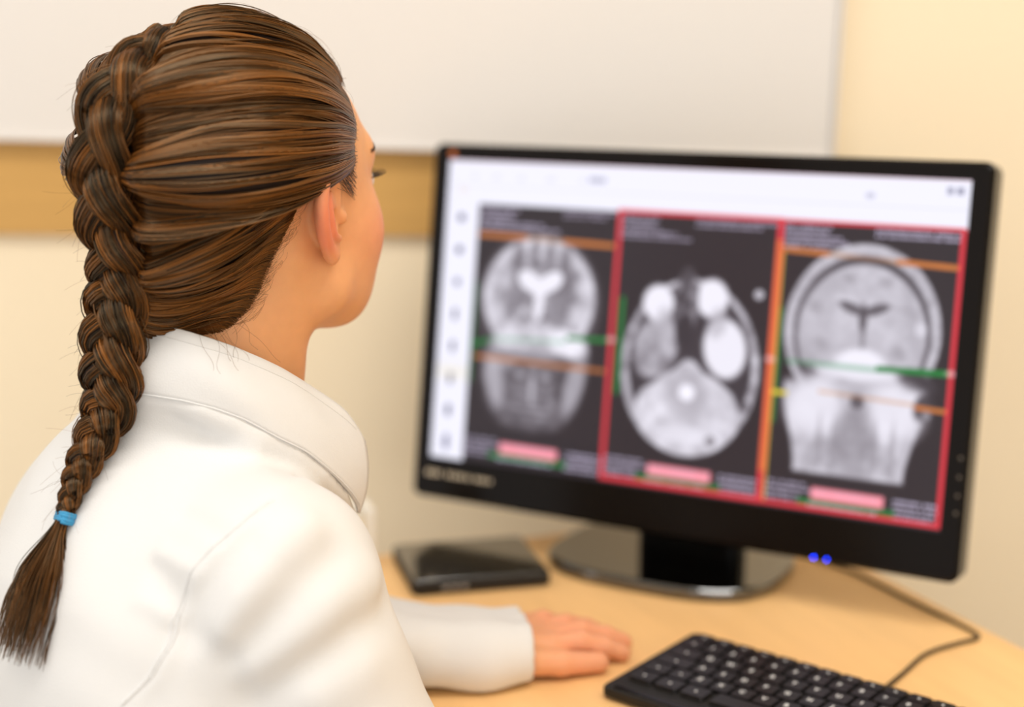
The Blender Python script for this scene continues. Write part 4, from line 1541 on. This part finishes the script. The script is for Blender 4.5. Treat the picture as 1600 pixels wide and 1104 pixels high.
for _ in range(90):                          # over the crown
    k = rng.integers(0, 3)
    w = np.clip(rng.random() + 0.02 * np.sin(5 * s), 0, 1)
    a, b = sorted(rng.random(2) * 0.9)
    ss = a + (min(a + 0.35, 0.95) - a) * s
    P_.append(hair_surface(k, w, ss, rng.choice([-1, -1, 1]), 0.001 + 0.006 * np.sin(np.pi * s) * rng.random()))
    R_.append(np.full(S, 0.00006)); T_.append(rng.random())
for j in range(11):                          # curls hanging from the nape over the collar
    x0 = np.array([-0.098 + 0.035 * rng.random(), -0.030 - 0.022 * rng.random(), -0.056 - 0.010 * rng.random()])
    L_ = rng.uniform(0.018, 0.045)
    ph = rng.random() * 6.28
    am = rng.uniform(0.002, 0.005)
    p = x0 + np.outer(s, np.array([0.008 * rng.standard_normal() - 0.002, -0.012 - 0.006 * rng.random(), -L_]))
    p[:, 0] += am * np.sin(ph + 7 * s) * s
    p[:, 1] += -0.010 * np.sin(np.pi * s * 0.5) + am * 0.6 * np.cos(ph + 7 * s) * s
    P_.append(p)
    R_.append(np.full(S, 0.00009)); T_.append(0.2 + 0.3 * rng.random())
for _ in range(200):                         # short soft hairs below the hairline on the neck
    t = rng.uniform(11.0, 17.0)
    x0 = splineat(LINE, np.array([t]))[0] * np.array([1, -1, 1])
    dr = np.array([-0.55, -0.05, -0.45 + 0.4 * rng.random()]) + 0.15 * rng.standard_normal(3)
    nn = x0 - np.array([-0.035, 0, x0[2]])
    nn /= np.linalg.norm(nn)
    dr -= nn * (dr @ nn)
    dr /= np.linalg.norm(dr)
    fwd = np.array([0.6, 0, -0.8]) * rng.uniform(0, 0.010)
    L_ = rng.uniform(0.008, 0.02)
    p = x0 + fwd - nn * 0.001 + np.outer(s * L_, dr) + np.outer(np.sin(np.pi * s) * 0.0025 + 0.0008, nn)
    P_.append(p)
    R_.append(np.full(S, 0.00006)); T_.append(0.5 * rng.random())
for _ in range(420):                         # soft hairline at the forehead and temple
    t = rng.uniform(0.0, 9.0)
    low = 0.0
    if rng.random() < 0.35:
        t, low = rng.uniform(6.5, 8.6), rng.uniform(0, 0.022)
    x0 = splineat(LINE, np.array([t]))[0]
    sd = rng.choice([-1, -1, 1])
    nn = (x0 - SKC) / SKR ** 2
    nn /= np.linalg.norm(nn)
    dr = np.array([-1.0, 0.1, 0.10]) + 0.18 * rng.standard_normal(3)
    dr -= nn * (dr @ nn)
    dr /= np.linalg.norm(dr)
    L_ = rng.uniform(0.012, 0.028)
    p = x0 - dr * rng.uniform(0, 0.007) + np.array([0.004, -0.05, -1.0]) * low + np.outer(s * L_, dr + np.array([0, 0, 25.0 * low])) + np.outer(0.0006 + 0.0026 * s, nn)
    P_.append(p * np.array([1, sd, 1]))
    R_.append(np.full(S, 0.00014)); T_.append(0.25 * rng.random())
v, q, c = tubes(from_head(np.array(P_)), np.array(R_), 3, strand_cols(np.array(T_), S))
tag(link('loose_hairs', npmesh('loose_hairs', v, q, c), M_hair, hair), kind='stuff')

# ------------------------------------------------------------------ eyes, brows, lashes
M_eye = mat('eye_white', lin(235, 232, 228), 0.15, 0.6)
M_iris = mat('brown_iris', lin(70, 45, 28), 0.2, 0.6)
for sd in (-1, 1):
    bm = bmesh.new()
    bmesh.ops.create_uvsphere(bm, u_segments=20, v_segments=12, radius=0.0120)
    for vv_ in bm.verts:
        vv_.co = Vector(from_head(np.array([0.0682, sd * 0.030, 0.0215]) + np.array(vv_.co)))
    ey = bmobj('eye', bm, M_eye, person, True)
    bm = bmesh.new()
    bmesh.ops.create_uvsphere(bm, u_segments=16, v_segments=8, radius=0.0058)
    for vv_ in bm.verts:
        vv_.co = Vector(from_head(np.array([0.0778, sd * 0.0295, 0.0205]) + np.array(vv_.co) * np.array([0.5, 1, 1])))
    bmobj('iris', bm, M_iris, ey, True)
    n, S = 60, 8
    s = np.linspace(0, 1, S)
    u = rng.random(n)
    yy = 0.019 + 0.024 * u
    x0 = np.stack([0.0805 - 0.010 * (2 * u - 0.9) ** 2, yy, 0.0235 + 0.002 * np.sin(np.pi * u)], 1)
    dr = np.stack([1 + 0 * u, (u - 0.35) * 1.3, 0.1 + 0 * u], 1)
    p = x0[:, None] + s[None, :, None] * dr[:, None] * 0.0085 + (s ** 2)[None, :, None] * np.array([0, 0, 0.003])
    v, q, c = tubes(from_head(p * np.array([1, sd, 1])), 0.00016 * (1.2 - s)[None] * np.ones((n, 1)), 3)
    tag(link('eyelashes', npmesh('eyelashes', v, q), M_hair_dark, person), kind='stuff')
    n = 120
    u = rng.random(n)
    x0 = np.stack([0.0800 - 0.021 * u ** 2, 0.010 + 0.036 * u, 0.0445 + 0.005 * np.sin(np.pi * u * 0.8) - 0.004 * u + 0.004 * (rng.random(n) - 0.5) * (1.2 - u)], 1)
    dr = np.stack([-0.2 - 0.5 * u, 1 + 0 * u, 0.3 - 0.5 * u], 1) + 0.15 * rng.standard_normal((n, 3))
    p = x0[:, None] + s[None, :, None] * dr[:, None] * 0.006
    # keep the brow hairs on the skin
    pp = from_head(p * np.array([1, sd, 1])).reshape(-1, 3)
    for _ in range(3):
        f0 = s_head(pp, False) - 0.0004
        gr = np.stack([s_head(pp + np.eye(3)[i] * 0.001, False) - 0.0004 - f0 for i in range(3)], 1) / 0.001
        pp = pp - gr * (f0 / ((gr ** 2).sum(1) + 1e-6))[:, None]
    v, q, c = tubes(pp.reshape(n, S, 3), 0.00012, 3)
    tag(link('eyebrow', npmesh('eyebrow', v, q), M_hair_dark, person), kind='stuff')
